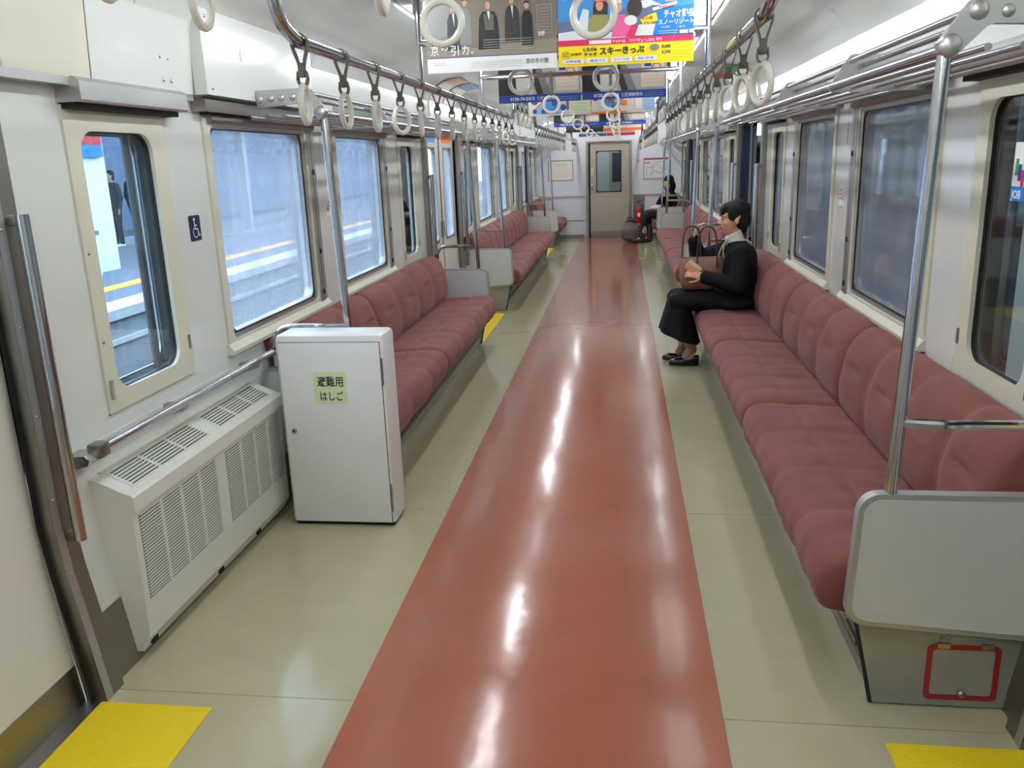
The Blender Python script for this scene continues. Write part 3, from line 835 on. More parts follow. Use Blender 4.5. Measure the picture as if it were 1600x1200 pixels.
for s in (-1, 1):
    partition(s, 6.735, 1, 'grey seat-end panel and pole at the far end of the first %s bench' % SIDE[s])
    partition(s, 8.335, -1, 'grey seat-end panel and pole at the near end of the second %s bench' % SIDE[s])
    partition(s, 12.96, 1, 'grey seat-end panel and pole at the far end of the second %s bench' % SIDE[s])
    partition(s, 14.565, -1, 'grey seat-end panel and pole at the near end of the %s end bench' % SIDE[s])

# grab tubes on the door jambs
for s in (-1, 1):
    for i, (a, b) in enumerate(DOORS):
        for e, d, nm in ((b, 1, 'far'), (a, -1, 'near')):
            if i == 0 and d < 0: continue
            y = e+d*.055
            t = thing('grab_tube', 'upright chrome grab tube on the %s jamb of the %s %s door' % (nm, SIDE[s], ['near', 'middle', 'far'][i]), 'handrail', (s*1.285, y, .48), 'grab tubes beside the doors')
            MB().tube([(s*1.268, y, .485), (s*1.268, y, 1.385)], .017, 12).build('tube', 'chrome', t)
            for z in (.50, 1.37): MB().cbox(s*1.26, s*1.304, y-.014, y+.014, z-.014, z+.014, .004).build('mount', 'stainless_dull', t)

# ------------------------------------------------------------------ wheelchair-space heater
def heater():
    t = thing('wall_heater', 'white slotted heater box under the left near window', 'heater', (-1.27, 2.15, .03))
    y0, y1 = 2.14, 3.27
    body = [(-1.312, .60), (-1.225, .560), (-1.200, .553), (-1.193, .545), (-1.193, .497), (-1.204, .490), (-1.210, .08), (-1.238, .03), (-1.268, .03), (-1.29, .2), (-1.315, .4), (-1.334, .60)]
    MB().prism(body, 'y', y0, y1).build('case', 'heater_white', t, smooth=False)
    MB().box(-1.330, -1.318, y0+.05, y1-.02, .598, .606).build('top_lip', 'cream', t)
    # front grilles
    for ga, gb in ((2.168, 2.662), (2.742, 3.235)):
        fx = lambda z: -1.204-(.490-z)*.0146
        mb = MB(); mb.prism([(fx(.478)+.0008, .478), (fx(.198)+.0008, .198), (fx(.198)-.002, .198), (fx(.478)-.002, .478)], 'y', ga, gb)
        g = mb.build('grille_back', 'dark_slot', t)
        mb = MB(); nsl = 27
        for k in range(nsl+1):
            z = .198+(.28)*k/nsl
            mb.box(fx(z)-.001, fx(z)+.0035, ga, gb, z-.0027, z+.0027)
        for k in range(1, 4):
            y = ga+(gb-ga)*k/4; mb.prism([(fx(.48)-.001, .48), (fx(.48)+.0036, .48), (fx(.196)+.0036, .196), (fx(.196)-.001, .196)], 'y', y-.006, y+.006)
        q = mb.build('grille_slats', 'heater_white', t, smooth=False); q['kind'] = 'stuff'
    # top grilles on the sloping lid
    tz = lambda x: .60-(x+1.312)*.46
    for ga, gb in ((2.20, 2.69), (2.77, 3.22)):
        mb = MB(); mb.prism([(-1.305, tz(-1.305)+.0006), (-1.228, tz(-1.228)+.0006), (-1.228, tz(-1.228)-.002), (-1.305, tz(-1.305)-.002)], 'y', ga, gb); mb.build('lid_grille_back', 'dark_slot', t)
        mb = MB()
        for k in range(8):
            x = -1.306+k*.0113
            mb.prism([(x-.003, tz(x)-.001+.002), (x+.003, tz(x)-.001), (x+.003, tz(x)+.003), (x-.003, tz(x)+.004)], 'y', ga, gb)
        for k in range(0, 4):
            y = ga+(gb-ga)*k/3; mb.prism([(-1.308, tz(-1.308)-.001), (-1.225, tz(-1.225)-.001), (-1.225, tz(-1.225)+.0036), (-1.308, tz(-1.308)+.0036)], 'y', y-.006, y+.006)
        q = mb.build('lid_slats', 'heater_white', t, smooth=False); q['kind'] = 'stuff'
    for y in (2.16, 2.62, 2.95): MB().box(-1.226, -1.216, y, y+.03, .045, .062).build('foot_slot', 'dark_slot', t)
heater()
t = thing('wall_handrail', 'sloping-looking chrome handrail with dark end brackets above the heater', 'handrail', (-1.30, 2.1, .69))
MB().tube([(-1.262, 2.14, .705), (-1.262, 3.38, .705)], .0155, 12).build('bar', 'chrome', t)
for y in (2.06, 2.60, 3.20):
    q = MB(); q.prism([(-1.334, .655), (-1.334, .700), (-1.27, .705), (-1.255, .692), (-1.262, .676)], 'y', y, y+.03 if y > 2.1 else y+.075); q.build('bracket', 'stainless', t)
MB().cbox(-1.284, -1.240, 2.095, 2.145, .684, .727, .006).build('end_cap', 'stainless_dull', t)

# ------------------------------------------------------------------ escape-ladder cabinet
def cabinet():
    t = thing('ladder_cabinet', 'white steel cabinet with a pale green ladder label standing before the left bench', 'cabinet', (-.925, 3.24, 0))
    MB().cbox(-1.150, -.698, 3.155, 3.325, .010, .826, .018).build('body', 'cabinet_white', t)
    MB().box(-1.14, -.71, 3.165, 3.315, 0, .012).build('foot', 'dark_slot', t)
    # door: dark joint line, then the leaf proud in it
    MB().box(-1.1385, -.7125, 3.1535, 3.157, .016, .7965).build('door_joint', 'dark_slot', t)
    d = MB().cbox(-1.1365, -.7145, 3.150, 3.158, .019, .7945, .0015).build('door', 'cabinet_white', t)
    mb = MB(); mb.tube([(-1.102, 3.152, .423), (-1.102, 3.146, .423)], .0115, 16); mb.build('lock', 'chrome', d)
    MB().box(-1.1045, -1.0995, 3.1445, 3.1465, .418, .428).build('keyhole', 'black', d)
    for z0, z1 in ((.62, .73), (.07, .19)): MB().tube([(-.7085, 3.151, z0), (-.7085, 3.151, z1)], .004, 8).build('hinge', 'stainless_dull', d)
    lb = MB(); lb.prism(rrect(-.997, -.862, .541, .676, .006), 'y', 3.1485, 3.150); lb = lb.build('label_plate', 'pale_green', d)
    P = lambda x0, z0: (lambda u, v: (x0+u, 3.1478, z0+v))
    mb = MB(); text_mb(mb, '避難用', .046, P(-.984, .617), .0006, .110); text_mb(mb, 'はしご', .042, P(-.975, .557), .0006, .098)
    mb.build('lettering', 'ink', d, smooth=False)
cabinet()

# wheelchair sign, hung flat on the pillar
t = thing('wheelchair_sign', 'small navy wheelchair symbol plate on the pillar beside the left near window', 'sign', (-WX, 2.985, 1.27))
MB().prism(rrect(2.945, 3.025, 1.225, 1.318, .008), 'x', -WX+.0005, -WX+.003).build('plate', 'sign_navy', t)
mb = MB(); X0 = -WX+.0042
G = lambda u, v: (X0, 2.985+u, 1.27+v)
hd = [(-.006+.0065*math.cos(a*PI/6), .033+.0065*math.sin(a*PI/6)) for a in range(12)]
mb.add([G(*p) for p in hd], [tuple(range(12))])
def stroke(mb, pts, wd, G):
    for (a, b) in zip(pts[:-1], pts[1:]):
        a, b = Vector(a), Vector(b); d = (b-a).normalized(); nn = Vector((-d.y, d.x))*wd/2; a = a-d*wd*.3; b = b+d*wd*.3
        mb.add([G(*(a+nn)), G(*(b+nn)), G(*(b-nn)), G(*(a-nn))], [(0, 1, 2, 3)])
stroke(mb, [(-.006, .024), (-.004, -.002), (.014, -.003), (.022, -.028), (.029, -.025)], .005, G)
stroke(mb, [(-.005, .012), (.012, .011)], .004, G)
arc = [(-.003+.0185*math.cos(math.radians(a)), -.014+.0185*math.sin(math.radians(a))) for a in range(120, 361, 20)]
stroke(mb, arc, .004, G)
mb.build('symbol', 'white', t, smooth=False)

# equipment box above the left window
t = thing('equipment_box', 'white wall box with screwed cover above the left window', 'box', (-1.28, 3.55, 1.735))
MB().prism([(-1.28, 1.742), (-1.232, 1.742), (-1.232, 2.035), (-1.242, 2.045), (-1.262, 2.045), (-1.28, 1.90)], 'y', 3.01, 4.10).build('cover', 'wall_white', t, smooth=False)
for y in (3.05, 4.06):
    for z in (1.765, 2.01): MB().ell((-1.231, y, z), (.004, .007, .007), 8, 6).build('screw', 'chrome', t)
MB().box(-1.2322, -1.2305, 3.315, 3.33, 1.885, 1.93).build('key_slot', 'light_grey', t)
MB().box(-1.233, -1.2315, 3.318, 3.322, 1.888, 1.928).build('slot_shadow', 'stainless_dull', t)

# warning stickers on the pillars
def sticker(s, y, z, wy, wz, label, parts):
    t = thing('warning_sticker', label, 'sticker', (s*WX, y, z))
    MB().box(s*(WX-.001), s*(WX-.0005), y-wy/2, y+wy/2, z-wz/2, z+wz/2).build('sheet', 'offwhite', t)
    mb = MB(); xx = s*(WX-.0016)
    mb.add([(xx, y-wy*.35, z-wz*.25), (xx, y-wy*.05, z-wz*.25), (xx, y-wy*.2, z+wz*.3)], [(0, 1, 2)]); mb.build('warning_mark', parts, t)
    mb = MB()
    for k in range(3): mb.add([(xx, y+.03*wy, z+wz*(.2-.2*k)), (xx, y+.4*wy, z+wz*(.2-.2*k)), (xx, y+.4*wy, z+wz*(.28-.2*k)), (xx, y+.03*wy, z+wz*(.28-.2*k))], [(0, 1, 2, 3)])
    q = mb.build('fine_print', 'grey', t); q['kind'] = 'stuff'
sticker(-1, 4.47, 1.265, .09, .09, 'small white warning sticker on the left pillar behind the pole', 'orange')
sticker(1, 4.45, 1.25, .10, .10, 'small white warning sticker on the right pillar between the big windows', 'orange')
for s in (-1, 1):
    MB().box(s*(WX-.003), s*WX, 4.41, 4.53, 1.50, 1.665).build('pillar_lid', 'wall_white', bpy.data.objects['wall_'+SIDE[s]])
# job poster sticker on the near right pocket window
t = thing('window_poster', 'white and blue job poster stuck on the right near window', 'poster', (WX+.008, 2.55, 1.32))
MB().box(WX+.0095, WX+.0115, 2.43, 2.605, 1.315, 1.475).build('sheet', 'white', t)
MB().box(WX+.0088, WX+.0094, 2.43, 2.605, 1.315, 1.355).build('blue_band', 'poster_blue', t)
TX = lambda y0, z0: (lambda u, v: (WX+.0084, y0-u, z0+v))
mb = MB(); text_mb(mb, 'JOB', .032, TX(2.60, 1.322), .0012, .06); mb.build('lettering', 'white', t, smooth=False)
mb = MB()
for i, (yy, zz) in enumerate(((2.585, 1.43), (2.565, 1.415), (2.545, 1.40))):
    q = MB(); q.box(WX+.0088, WX+.0094, yy-.012, yy+.006, zz-.045, zz); q.build('title_block', ['green', 'deep_blue', 'magenta'][i], t)
mb = MB(); text_mb(mb, 'ジョブ', .030, TX(2.535, 1.43), .0010, .075); mb.build('lettering', 'red', t, smooth=False)

# ------------------------------------------------------------------ hanging posters
def disc(cx, cz, rx, rz=None, n=14):
    rz = rz or rx
    return [(cx+rx*math.cos(2*PI*k/n), cz+rz*math.sin(2*PI*k/n)) for k in range(n)]
class Sheet:
    """flat printed sheet hung across the car; print pieces lie on its near face"""
    def __init__(s, name, label, y, x0, x1, z0, z1, base, cat='poster', group='paper posters hanging over the aisle', clip=True):
        s.y = y; s.k = 0; s.t = thing(name, label, cat, ((x0+x1)/2, y, z0), group)
        MB().box(x0, x1, y, y+.0012, z0, z1).build('sheet', base, s.t); s.x0, s.x1, s.z0, s.z1 = x0, x1, z0, z1
        if clip:
            for x in (x0+.08, x1-.08): MB().box(x-.012, x+.012, y-.003, y+.004, z1-.01, 2.13).build('clip', 'alu', s.t)
    def shape(s, polys, m, name='print'):
        if len(polys) > 1 and name == 'print':
            for p in polys: q = s.shape([p], m, name)
            return q
        s.k += 1; mb = MB(); yy = s.y-.0002-.00022*s.k
        for p in polys: mb.add([(min(max(x, s.x0), s.x1), yy, min(max(z, s.z0), s.z1)) for x, z in p], [tuple(range(len(p)))])
        return mb.build(name, m, s.t, smooth=False)
    def rect(s, x0, x1, z0, z1, m, name='print'): return s.shape([[(x0, z0), (x1, z0), (x1, z1), (x0, z1)]], m, name)
    def text(s, items, m):
        s.k += 1; mb = MB(); yy = s.y-.0002-.00022*s.k
        for body, x, z, size, wd, bold in items:
            text_mb(mb, body, size, (lambda u, v, x=x, z=z: (x+u, yy, z+v)), bold, wd)
        return mb.build('lettering', m, s.t, smooth=False)
    def lines(s, x0, x1, zs, m, h=.003):
        h *= .62
        q = s.shape([[(x0, z), (x1, z), (x1, z+h), (x0, z+h)] for z in zs], m, 'fine_print'); q['kind'] = 'stuff'
PX = lambda px: (px-873)/399
PZ = lambda px, py: 1.818+(105.5-.0535*(px-872)-py)/399
def Q(pts): return [(PX(a), PZ(a, b)) for a, b in pts]
# left sheet: travel poster with five people in a dim hall
S = Sheet('hanging_poster', 'brown photo poster of dark-clothed people, white text along the bottom, near left sheet', 3.45, -.516, -.004, 1.816, 2.128, 'poster_brown')
S.shape([[(-.516, 1.872), (-.004, 1.872), (-.004, 1.925), (-.30, 1.905), (-.516, 1.90)]], 'poster_floor')
S.shape([[(-.516, 1.93), (-.41, 1.96), (-.41, 2.128), (-.516, 2.128)]], 'grey', 'print')
def figure(S, x, zt, h, wd, robe, skin='skin_print', head='poster_dark', inner=None):
    S.shape([[(x-wd*.5, zt-h), (x+wd*.5, zt-h), (x+wd*.42, zt-h*.35), (x+wd*.25, zt-h*.22), (x-wd*.25, zt-h*.22), (x-wd*.42, zt-h*.35)]], robe, 'print')
    S.shape([disc(x, zt-h*.10, h*.058, h*.085)], skin)
    if head: S.shape([[(x-h*.06, zt-h*.08), (x-h*.055, zt-h*.02), (x, zt), (x+h*.055, zt-h*.02), (x+h*.06, zt-h*.08), (x, zt-h*.045)]], head)
    if inner: S.shape([[(x-wd*.05, zt-h*.22), (x+wd*.09, zt-h*.22), (x+wd*.06, zt-h*.5)]], inner)
figure(S, PX(711), PZ(711, 14), .17, .055, 'poster_dark', inner='offwhite')
figure(S, PX(730), PZ(730, 6), .17, .05, 'grey')
figure(S, PX(766), PZ(766, 10), .175, .085, 'black', head=None, inner='offwhite')
S.shape([Q([(759, 30), (763, 28), (766, 42), (770, 28), (775, 30), (774, 52), (761, 52)])], 'poster_robe')
figure(S, PX(803), PZ(803, 3), .165, .06, 'poster_dark', inner='offwhite')
figure(S, PX(826), PZ(826, 10), .16, .045, 'black', head='black')
S.rect(-.516, -.004, 1.816, 1.872, 'white'); S.rect(-.516, -.004, 1.870, 1.8735, 'purple')
bx = [PX(842), PX(864), 1.945, 2.045]
S.shape([[(bx[0], z), (bx[1], z), (bx[1], z+.0015), (bx[0], z+.0015)] for z in (bx[2], bx[3])]+[[(x, bx[2]), (x+.0015, bx[2]), (x+.0015, bx[3]), (x, bx[3])] for x in (bx[0], bx[1])], 'light_grey')
S.lines(bx[0]+.008, bx[1]-.008, [1.955+.011*k for k in range(8)], 'light_grey', .002)
S.text([('京', -.500, 1.884, .040, .032, .0004), ('の', -.459, 1.899, .034, .028, .0004), ('引', -.420, 1.882, .040, .032, .0004), ('力', -.376, 1.884, .036, .028, .0004), ('。', -.340, 1.884, .03, None, .0004)], 'white')
S.text([('京都', -.235+.16, 1.936, .018, .026, .0004)], 'white')
S.lines(-.29, -.10, [1.929, 1.920, 1.911, 1.902, 1.893], 'light_grey', .0025)
S.text([('京の冬の旅', -.125, 1.838, .021, .088, .0001)], 'ink')
S.lines(-.34, -.14, [1.852, 1.845, 1.838, 1.830], 'light_grey', .002); S.lines(-.49, -.44, [1.852, 1.845], 'light_grey', .0025)
# right sheet: ski ticket poster
S = Sheet('hanging_poster', 'bright blue and yellow ski ticket poster with snowboarders, near right sheet', 3.45, .002, .514, 1.816, 2.128, 'sky_blue')
S.shape([[(.002, 1.93), (.002, 1.975), (.06, 1.985), (.14, 1.97), (.20, 1.99), (.29, 2.03), (.34, 2.045), (.40, 2.02), (.514, 2.0), (.514, 1.90), (.002, 1.90)]], 'mountain')
S.shape([[(.29, 2.028), (.34, 2.046), (.40, 2.018), (.36, 2.022), (.33, 2.012)]], 'snow')
S.shape([[(.002, 1.912), (.30, 1.912), (.27, 1.94), (.15, 1.93), (.06, 1.945), (.002, 1.94)]], 'snow')
S.shape([disc(PX(885), PZ(885, -2), .03)], 'yellow')
# first rider: pale jacket, red cap, long hair
S.shape([Q([(921, 61), (948, 60), (955, 38), (945, 27), (930, 27), (920, 38)])], 'olive')
S.shape([Q([(927, 30), (949, 30), (950, 14), (944, 6), (932, 6), (928, 16)])], 'bag_dark')
S.shape([disc(PX(937), PZ(937, 17), .014, .020)], 'skin_print'); S.shape([Q([(929, 12), (948, 12), (946, 3), (938, 0), (931, 4)])], 'red')
S.shape([Q([(931, 11), (946, 10), (946, 7), (931, 8)])], 'pale_pink'); S.shape([Q([(902, 50), (912, 22), (921, 24), (919, 60), (906, 60)])], 'snow')
# second rider in pink with a dark board
S.shape([Q([(955, 62), (985, 60), (985, 40), (975, 30), (965, 30), (958, 42)])], 'pink'); S.shape([disc(PX(966), PZ(966, 20), .012, .018)], 'skin_print')
S.shape([Q([(961, 14), (971, 14), (969, 4), (963, 4)])], 'pale_pink'); S.shape([disc(PX(990), PZ(990, 20), .028, .036)], 'bag_dark'); S.shape([disc(PX(984), PZ(984, 38), .024, .018)], 'offwhite')
S.shape([Q([(976, 62), (986, 44), (993, 46), (992, 62)])], 'magenta')
S.shape([Q([(1036, 12), (1072, 8), (1075, -8), (1030, -4)])], 'pale_pink')
S.shape([Q([(1016, 59), (1024, 24), (1082, 14), (1082, 56)])], 'poster_blue')
S.shape([Q([(998, 37), (1012, 30), (1022, 27), (1024, 38), (1004, 47)])], 'yellow'); S.shape([Q([(990, 60), (996, 44), (1021, 42), (1017, 59)])], 'offwhite')
S.rect(.002, .514, 1.890, 1.912, 'magenta'); S.rect(.002, .514, 1.816, 1.890, 'yellow')
S.shape([Q([(1016, 21), (1052, 11), (1053, 15), (1017, 25)])], 'white')
S.text([('before', PX(1026), PZ(1026, 21), .014, .056, .0003)], 'red')
S.text([('初心者', PX(1000), PZ(1000, 37), .013, .042, .0003), ('でもOK!', PX(1003), PZ(1003, 44), .013, .044, .0003)], 'red')
S.text([('チャオ御岳', PX(1025), PZ(1025, 34), .030, .132, .0008), ('スノーリゾート', PX(1025), PZ(1025, 44), .020, .132, .0006), ('11/29', PX(1030), PZ(1030, 49), .009, .03, .0001), ('3/1', PX(1056), PZ(1056, 48), .009, .02, .0001)], 'white')
S.rect(PX(1057), PX(1069), PZ(1063, 56), PZ(1063, 51), 'white'); S.rect(PX(1071), PX(1079), PZ(1075, 55), PZ(1075, 50), 'white')
S.lines(PX(1026), PX(1054), [PZ(1040, 53), PZ(1040, 56)], 'white', .002)
S.rect(.12, .205, 1.894, 1.907, 'white')
S.text([('チャオへは、「ワイドビューしなの」号で!', .21, 1.895, .013, .185, .0003)], 'white')
S.text([('スキーきっぷ', .160, 1.856, .030, .170, .0012), ('しなの&', .098, 1.870, .016, .052, .0006), ('チャオ', .100, 1.852, .016, .050, .0006), ('JR東海', .05, 1.856, .011, .042, .0002), ('8,080', .395, 1.868, .016, .034, .0003), ('3,290', .395, 1.848, .016, .034, .0003)], 'ink')
S.shape([disc(.030, 1.858, .015, .015)], 'ink'); S.shape([disc(.030, 1.858, .0138, .0138)], 'yellow'); S.text([('名古屋', .019, 1.860, .008, .022, .0002), ('市内発', .019, 1.851, .008, .022, .0002)], 'ink')
for k, wtx in enumerate(('JR券往復', '連絡バス', 'ゴンドラ・リフト1日券', '宅急便割引券')):
    x = .018+.092*k; S.rect(x, x+.082, 1.826, 1.843, 'white'); S.text([(wtx, x+.012, 1.831, .010, .058, .0001)], 'deep_blue')
S.shape([disc(.368, 1.872, .018, .011)], 'grey')
S.lines(.435, .50, [1.878, 1.866, 1.854, 1.842, 1.832], 'olive', .0012)
# farther pairs
def pair(y, kind, z0=1.818, z1=2.128, hw=.515, tag_=''):
    for sgn, x0, x1 in (('left', -hw, -.004), ('right', .004, hw)):
        L = {'phone': 'white and navy phone-number poster with photo of a staircase, %s sheet of the %s row' % (sgn, tag_),
             'map': 'pale map poster with round pictures, %s sheet of the %s row' % (sgn, tag_) if sgn == 'left' else 'white and orange festival poster, right sheet of the %s row' % tag_,
             'dark': 'dark photo poster, left sheet of the %s row' % tag_ if sgn == 'left' else 'yellow poster with an orange foot, right sheet of the %s row' % tag_,
             'pink': 'pink and blue leaflet poster, %s sheet of the %s row' % (sgn, tag_)}[kind]
        S = Sheet('hanging_poster', L, y, x0, x1, z0, z1, {'phone': 'light_grey', 'map': 'offwhite', 'dark': 'poster_dark' if sgn == 'left' else 'cream_paper', 'pink': 'pale_pink'}[kind])
        wd = x1-x0; X = lambda u: x0+wd*u; Z = lambda v: z0+(z1-z0)*v
        if kind == 'phone':
            S.rect(X(0), X(1), Z(0), Z(.15), 'deep_blue'); S.shape([[(X(0), Z(.15)), (X(.22), Z(.15)), (X(.2), Z(.75)), (X(0), Z(.8))]], 'black')
            S.shape([[(X(.47), Z(.15)), (X(.62), Z(.15)), (X(.4), Z(1)), (X(.30), Z(1))]], 'bag_dark'); S.shape([[(X(.55), Z(.15)), (X(.65), Z(.15)), (X(.43), Z(1)), (X(.38), Z(1))]], 'grey')
            S.rect(X(.22), X(.42), Z(.16), Z(.74), 'offwhite'); S.rect(X(.70), X(.97), Z(.2), Z(.74), 'cream_paper')
            S.shape([disc(X(.88), Z(.55), wd*.06), ], 'orange'); S.shape([disc(X(.88), Z(.55), wd*.04)], 'cream_paper'); S.rect(X(.74), X(.82), Z(.58), Z(.68), 'deep_blue'); S.lines(X(.73), X(.94), [Z(.27), Z(.34), Z(.41)], 'orange', .002)
            S.text([('0120-74-2412', X(.14), Z(.045), .026, wd*.30, .0008), ('保険相談受付', X(.47), Z(.045), .022, wd*.25, .0004)], 'white'); S.lines(X(.74), X(.97), [Z(.04), Z(.08)], 'pale_blue', .003)
            S.rect(X(0), X(1), Z(.80), Z(.85), 'frame_red'); S.rect(X(0), X(1), Z(.85), Z(1), 'pale_blue')
            S.rect(X(.52), X(.72), Z(.87), Z(.95), 'green'); S.rect(X(.74), X(.94), Z(.87), Z(.95), 'orange')
            S.text([('低燃費プラス', X(.54), Z(.885), .018, wd*.16, .0003), ('高耐久プラス', X(.76), Z(.885), .018, wd*.16, .0003)], 'white')
        elif kind == 'map' and sgn == 'left':
            S.shape([[(X(.08), Z(.04)), (X(.55), Z(.04)), (X(.50), Z(.35)), (X(.30), Z(.42)), (X(.14), Z(.25))]], 'pale_blue'); S.shape([[(X(.2), Z(.05)), (X(.48), Z(.05)), (X(.45), Z(.3)), (X(.3), Z(.36))]], 'sky_blue')
            S.shape([[(X(.10), Z(.15)), (X(.30), Z(.44)), (X(.55), Z(.38)), (X(.55), Z(.42)), (X(.30), Z(.48)), (X(.10), Z(.19))]], 'orange')
            S.shape([disc(X(.1), Z(.38), wd*.06), disc(X(.42), Z(.32), wd*.05), disc(X(.56), Z(.2), wd*.05), disc(X(.1), Z(.12), wd*.035), disc(X(.24), Z(.12), wd*.035)], 'train_blue')
            S.rect(X(.70), X(.98), Z(.06), Z(.46), 'pale_green'); S.lines(X(.72), X(.95), [Z(.12), Z(.2), Z(.28), Z(.36)], 'grey', .003)
        elif kind == 'map':
            S.shape([disc(X(.34), Z(.34), wd*.16, wd*.12)], 'sky_blue'); S.shape([disc(X(.30), Z(.36), wd*.05)], 'red'); S.text([('さ', X(.34), Z(.3), .05, None, .001)], 'white')
            S.shape([disc(X(.06), Z(.40), wd*.05), disc(X(.58), Z(.44), wd*.05)], 'frame_red'); S.rect(X(.0), X(.55), Z(0), Z(.05), 'orange'); S.rect(X(.46), X(.56), Z(.18), Z(.32), 'orange')
            S.rect(X(.68), X(.80), Z(.08), Z(.44), 'red'); S.rect(X(.685), X(.795), Z(.085), Z(.42), 'white'); S.rect(X(.82), X(.99), Z(.04), Z(.5), 'pale_blue'); S.lines(X(.83), X(.97), [Z(.12), Z(.2), Z(.28), Z(.36)], 'grey', .003)
            S.rect(X(.25), X(.45), Z(.04), Z(.10), 'magenta')
        elif kind == 'dark' and sgn == 'left':
            S.rect(X(0), X(1), Z(.0), Z(.1), 'black'); S.shape([disc(X(.45), Z(.35), wd*.18, wd*.12)], 'poster_brown'); S.lines(X(.7), X(.95), [Z(.2), Z(.28)], 'light_grey', .004)
        elif kind == 'dark':
            S.rect(X(0), X(1), Z(0), Z(.12), 'orange'); S.lines(X(.05), X(.95), [Z(.2), Z(.3), Z(.4)], 'olive', .004); S.rect(X(.2), X(.21), Z(.15), Z(.6), 'grey'); S.rect(X(.6), X(.61), Z(.15), Z(.6), 'grey')
        else:
            S.rect(X(0), X(1), Z(0), Z(.14), 'train_blue' if sgn == 'left' else 'magenta'); S.rect(X(.55), X(.9), Z(.2), Z(.5), 'pale_blue'); S.lines(X(.05), X(.5), [Z(.25), Z(.35), Z(.45)], 'magenta', .004)
pair(5.45, 'phone', tag_='second'); pair(7.2, 'map', tag_='third'); pair(9.9, 'phone', tag_='fourth'); pair(12.1, 'dark', tag_='fifth'); pair(14.8, 'pink', hw=.47, tag_='sixth')

# curved side posters under the ceiling by the middle door
def curved_poster(s, y0, y1, label, base, band):
    t = thing('side_poster', label, 'poster', (s*1.2, y0, 1.97), 'curved side posters above the racks')
    q = [(1.266, 1.965), (1.256, 1.99), (1.232, 2.027), (1.194, 2.064), (1.146, 2.093), (1.088, 2.109), (1.02, 2.1155)]
    vs = []
    MB().sheet([(s*x, z) for x, z in q], y0, y1).build('sheet', base, t)
    MB().sheet([(s*(x-.002), z-.0015) for x, z in q[4:]], y0, y0+(y1-y0)).build('title_band', band, t)
    mb = MB()
    for k in range(5):
        mb.sheet([(s*(x-.002), z-.0015) for x, z in q[1:4]], y0+.05+k*(y1-y0-.1)/5, y0+.05+k*(y1-y0-.1)/5+.03)
    z = mb.build('fine_print', 'pale_pink' if base == 'offwhite' else 'white', t); z['kind'] = 'stuff'
curved_poster(-1, 6.85, 7.3, 'pale route-map poster on the curved left ceiling by the middle door, nearer', 'offwhite', 'pale_pink')
curved_poster(-1, 7.4, 7.9, 'pale route-map poster on the curved left ceiling by the middle door, farther', 'offwhite', 'pale_blue')
curved_poster(1, 6.85, 7.3, 'green and red poster on the curved right ceiling by the middle door', 'offwhite', 'green')
curved_poster(1, 7.4, 7.9, 'red-banded poster on the curved right ceiling by the middle door', 'offwhite', 'red')

# end wall posters, extinguisher
def wall_poster(label, x0, x1, z0, z1, base, ink):
    S = Sheet('wall_poster', label, END-.006, x0, x1, z0, z1, base, group='framed notices on the end wall', clip=False)
    mb = MB(); holed(mb, (x0-.012, x1+.012, z0-.012, z1+.012), (x0, x1, z0, z1), .004, END-.012, END, 'y'); mb.build('frame', 'grey', S.t)
    return S
S = wall_poster('cream framed notice on the end wall left of the door', -1.10, -.66, 1.085, 1.43, 'cream_paper', 'orange')
S.lines(-1.0, -.76, [1.37, 1.345], 'ink', .006); S.lines(-1.06, -.70, [1.30, 1.26, 1.22, 1.18, 1.14], 'pale_pink', .008)
S = wall_poster('framed route map on the end wall right of the door', .66, 1.13, 1.065, 1.42, 'offwhite', 'ink')
S.rect(.66, 1.13, 1.395, 1.42, 'magenta'); S.text([('路線図', .67, 1.33, .035, .10, .0003)], 'deep_blue')
mb = MB(); yy = END-.0078
for k, pts in enumerate(([(.70, 1.10), (.72, 1.28), (.80, 1.25), (.90, 1.32), (1.0, 1.22), (1.1, 1.30)], [(.75, 1.12), (.85, 1.2), (.95, 1.15), (1.08, 1.24)], [(.80, 1.1), (.82, 1.3), (.86, 1.35), (1.05, 1.35)])):
    q = MB(); stroke(q, pts, .006, lambda u, v: (u, yy, v)); q.build('route_line', ['grey', 'deep_blue', 'sky_blue'][k], S.t, smooth=False)
t = thing('call_button', 'small red and white emergency plate on the end wall beside the door', 'sign', (.55, END, 1.38))
MB().box(.535, .57, END-.006, END, 1.355, 1.40).build('plate', 'red', t); MB().box(.545, .560, END-.008, END-.006, 1.362, 1.392).build('mark', 'white', t)
t = thing('extinguisher_niche', 'grey recessed panel behind the fire extinguisher at the end wall', 'panel', (.57, END, .1))
MB().box(.475, .665, END-.006, END-.001, .10, .765).build('back_plate', 'stainless_dull', t)
mb = MB(); holed(mb, (.468, .672, .09, .772), (.478, .662, .10, .762), .004, END-.03, END-.001, 'y'); mb.build('rim', 'grey', t)
t = thing('fire_extinguisher', 'red fire extinguisher with white label by the end door', 'extinguisher', (.57, END-.07, .12))
prof = [(.0, .0), (.045, .0), (.055, .015), (.055, .36), (.05, .40), (.025, .43), (.018, .46)]
rings = [[(.57+r*math.cos(2*PI*k/16), END-.07+r*math.sin(2*PI*k/16), .13+z) for k in range(16)] for r, z in prof[1:]]
MB().loft(rings).build('cylinder', 'ext_red', t)
MB().cbox(.55, .59, END-.09, END-.05, .585, .62, .004).build('valve', 'stainless_dull', t)
MB().tube(bez([(.56, END-.08, .62), (.53, END-.10, .66), (.62, END-.10, .68)]), .006, 8).build('handle', 'black', t)
MB().tube(bez([(.59, END-.07, .60), (.64, END-.08, .58), (.63, END-.09, .30), (.61, END-.12, .22)]), .007, 8).build('hose', 'black', t)
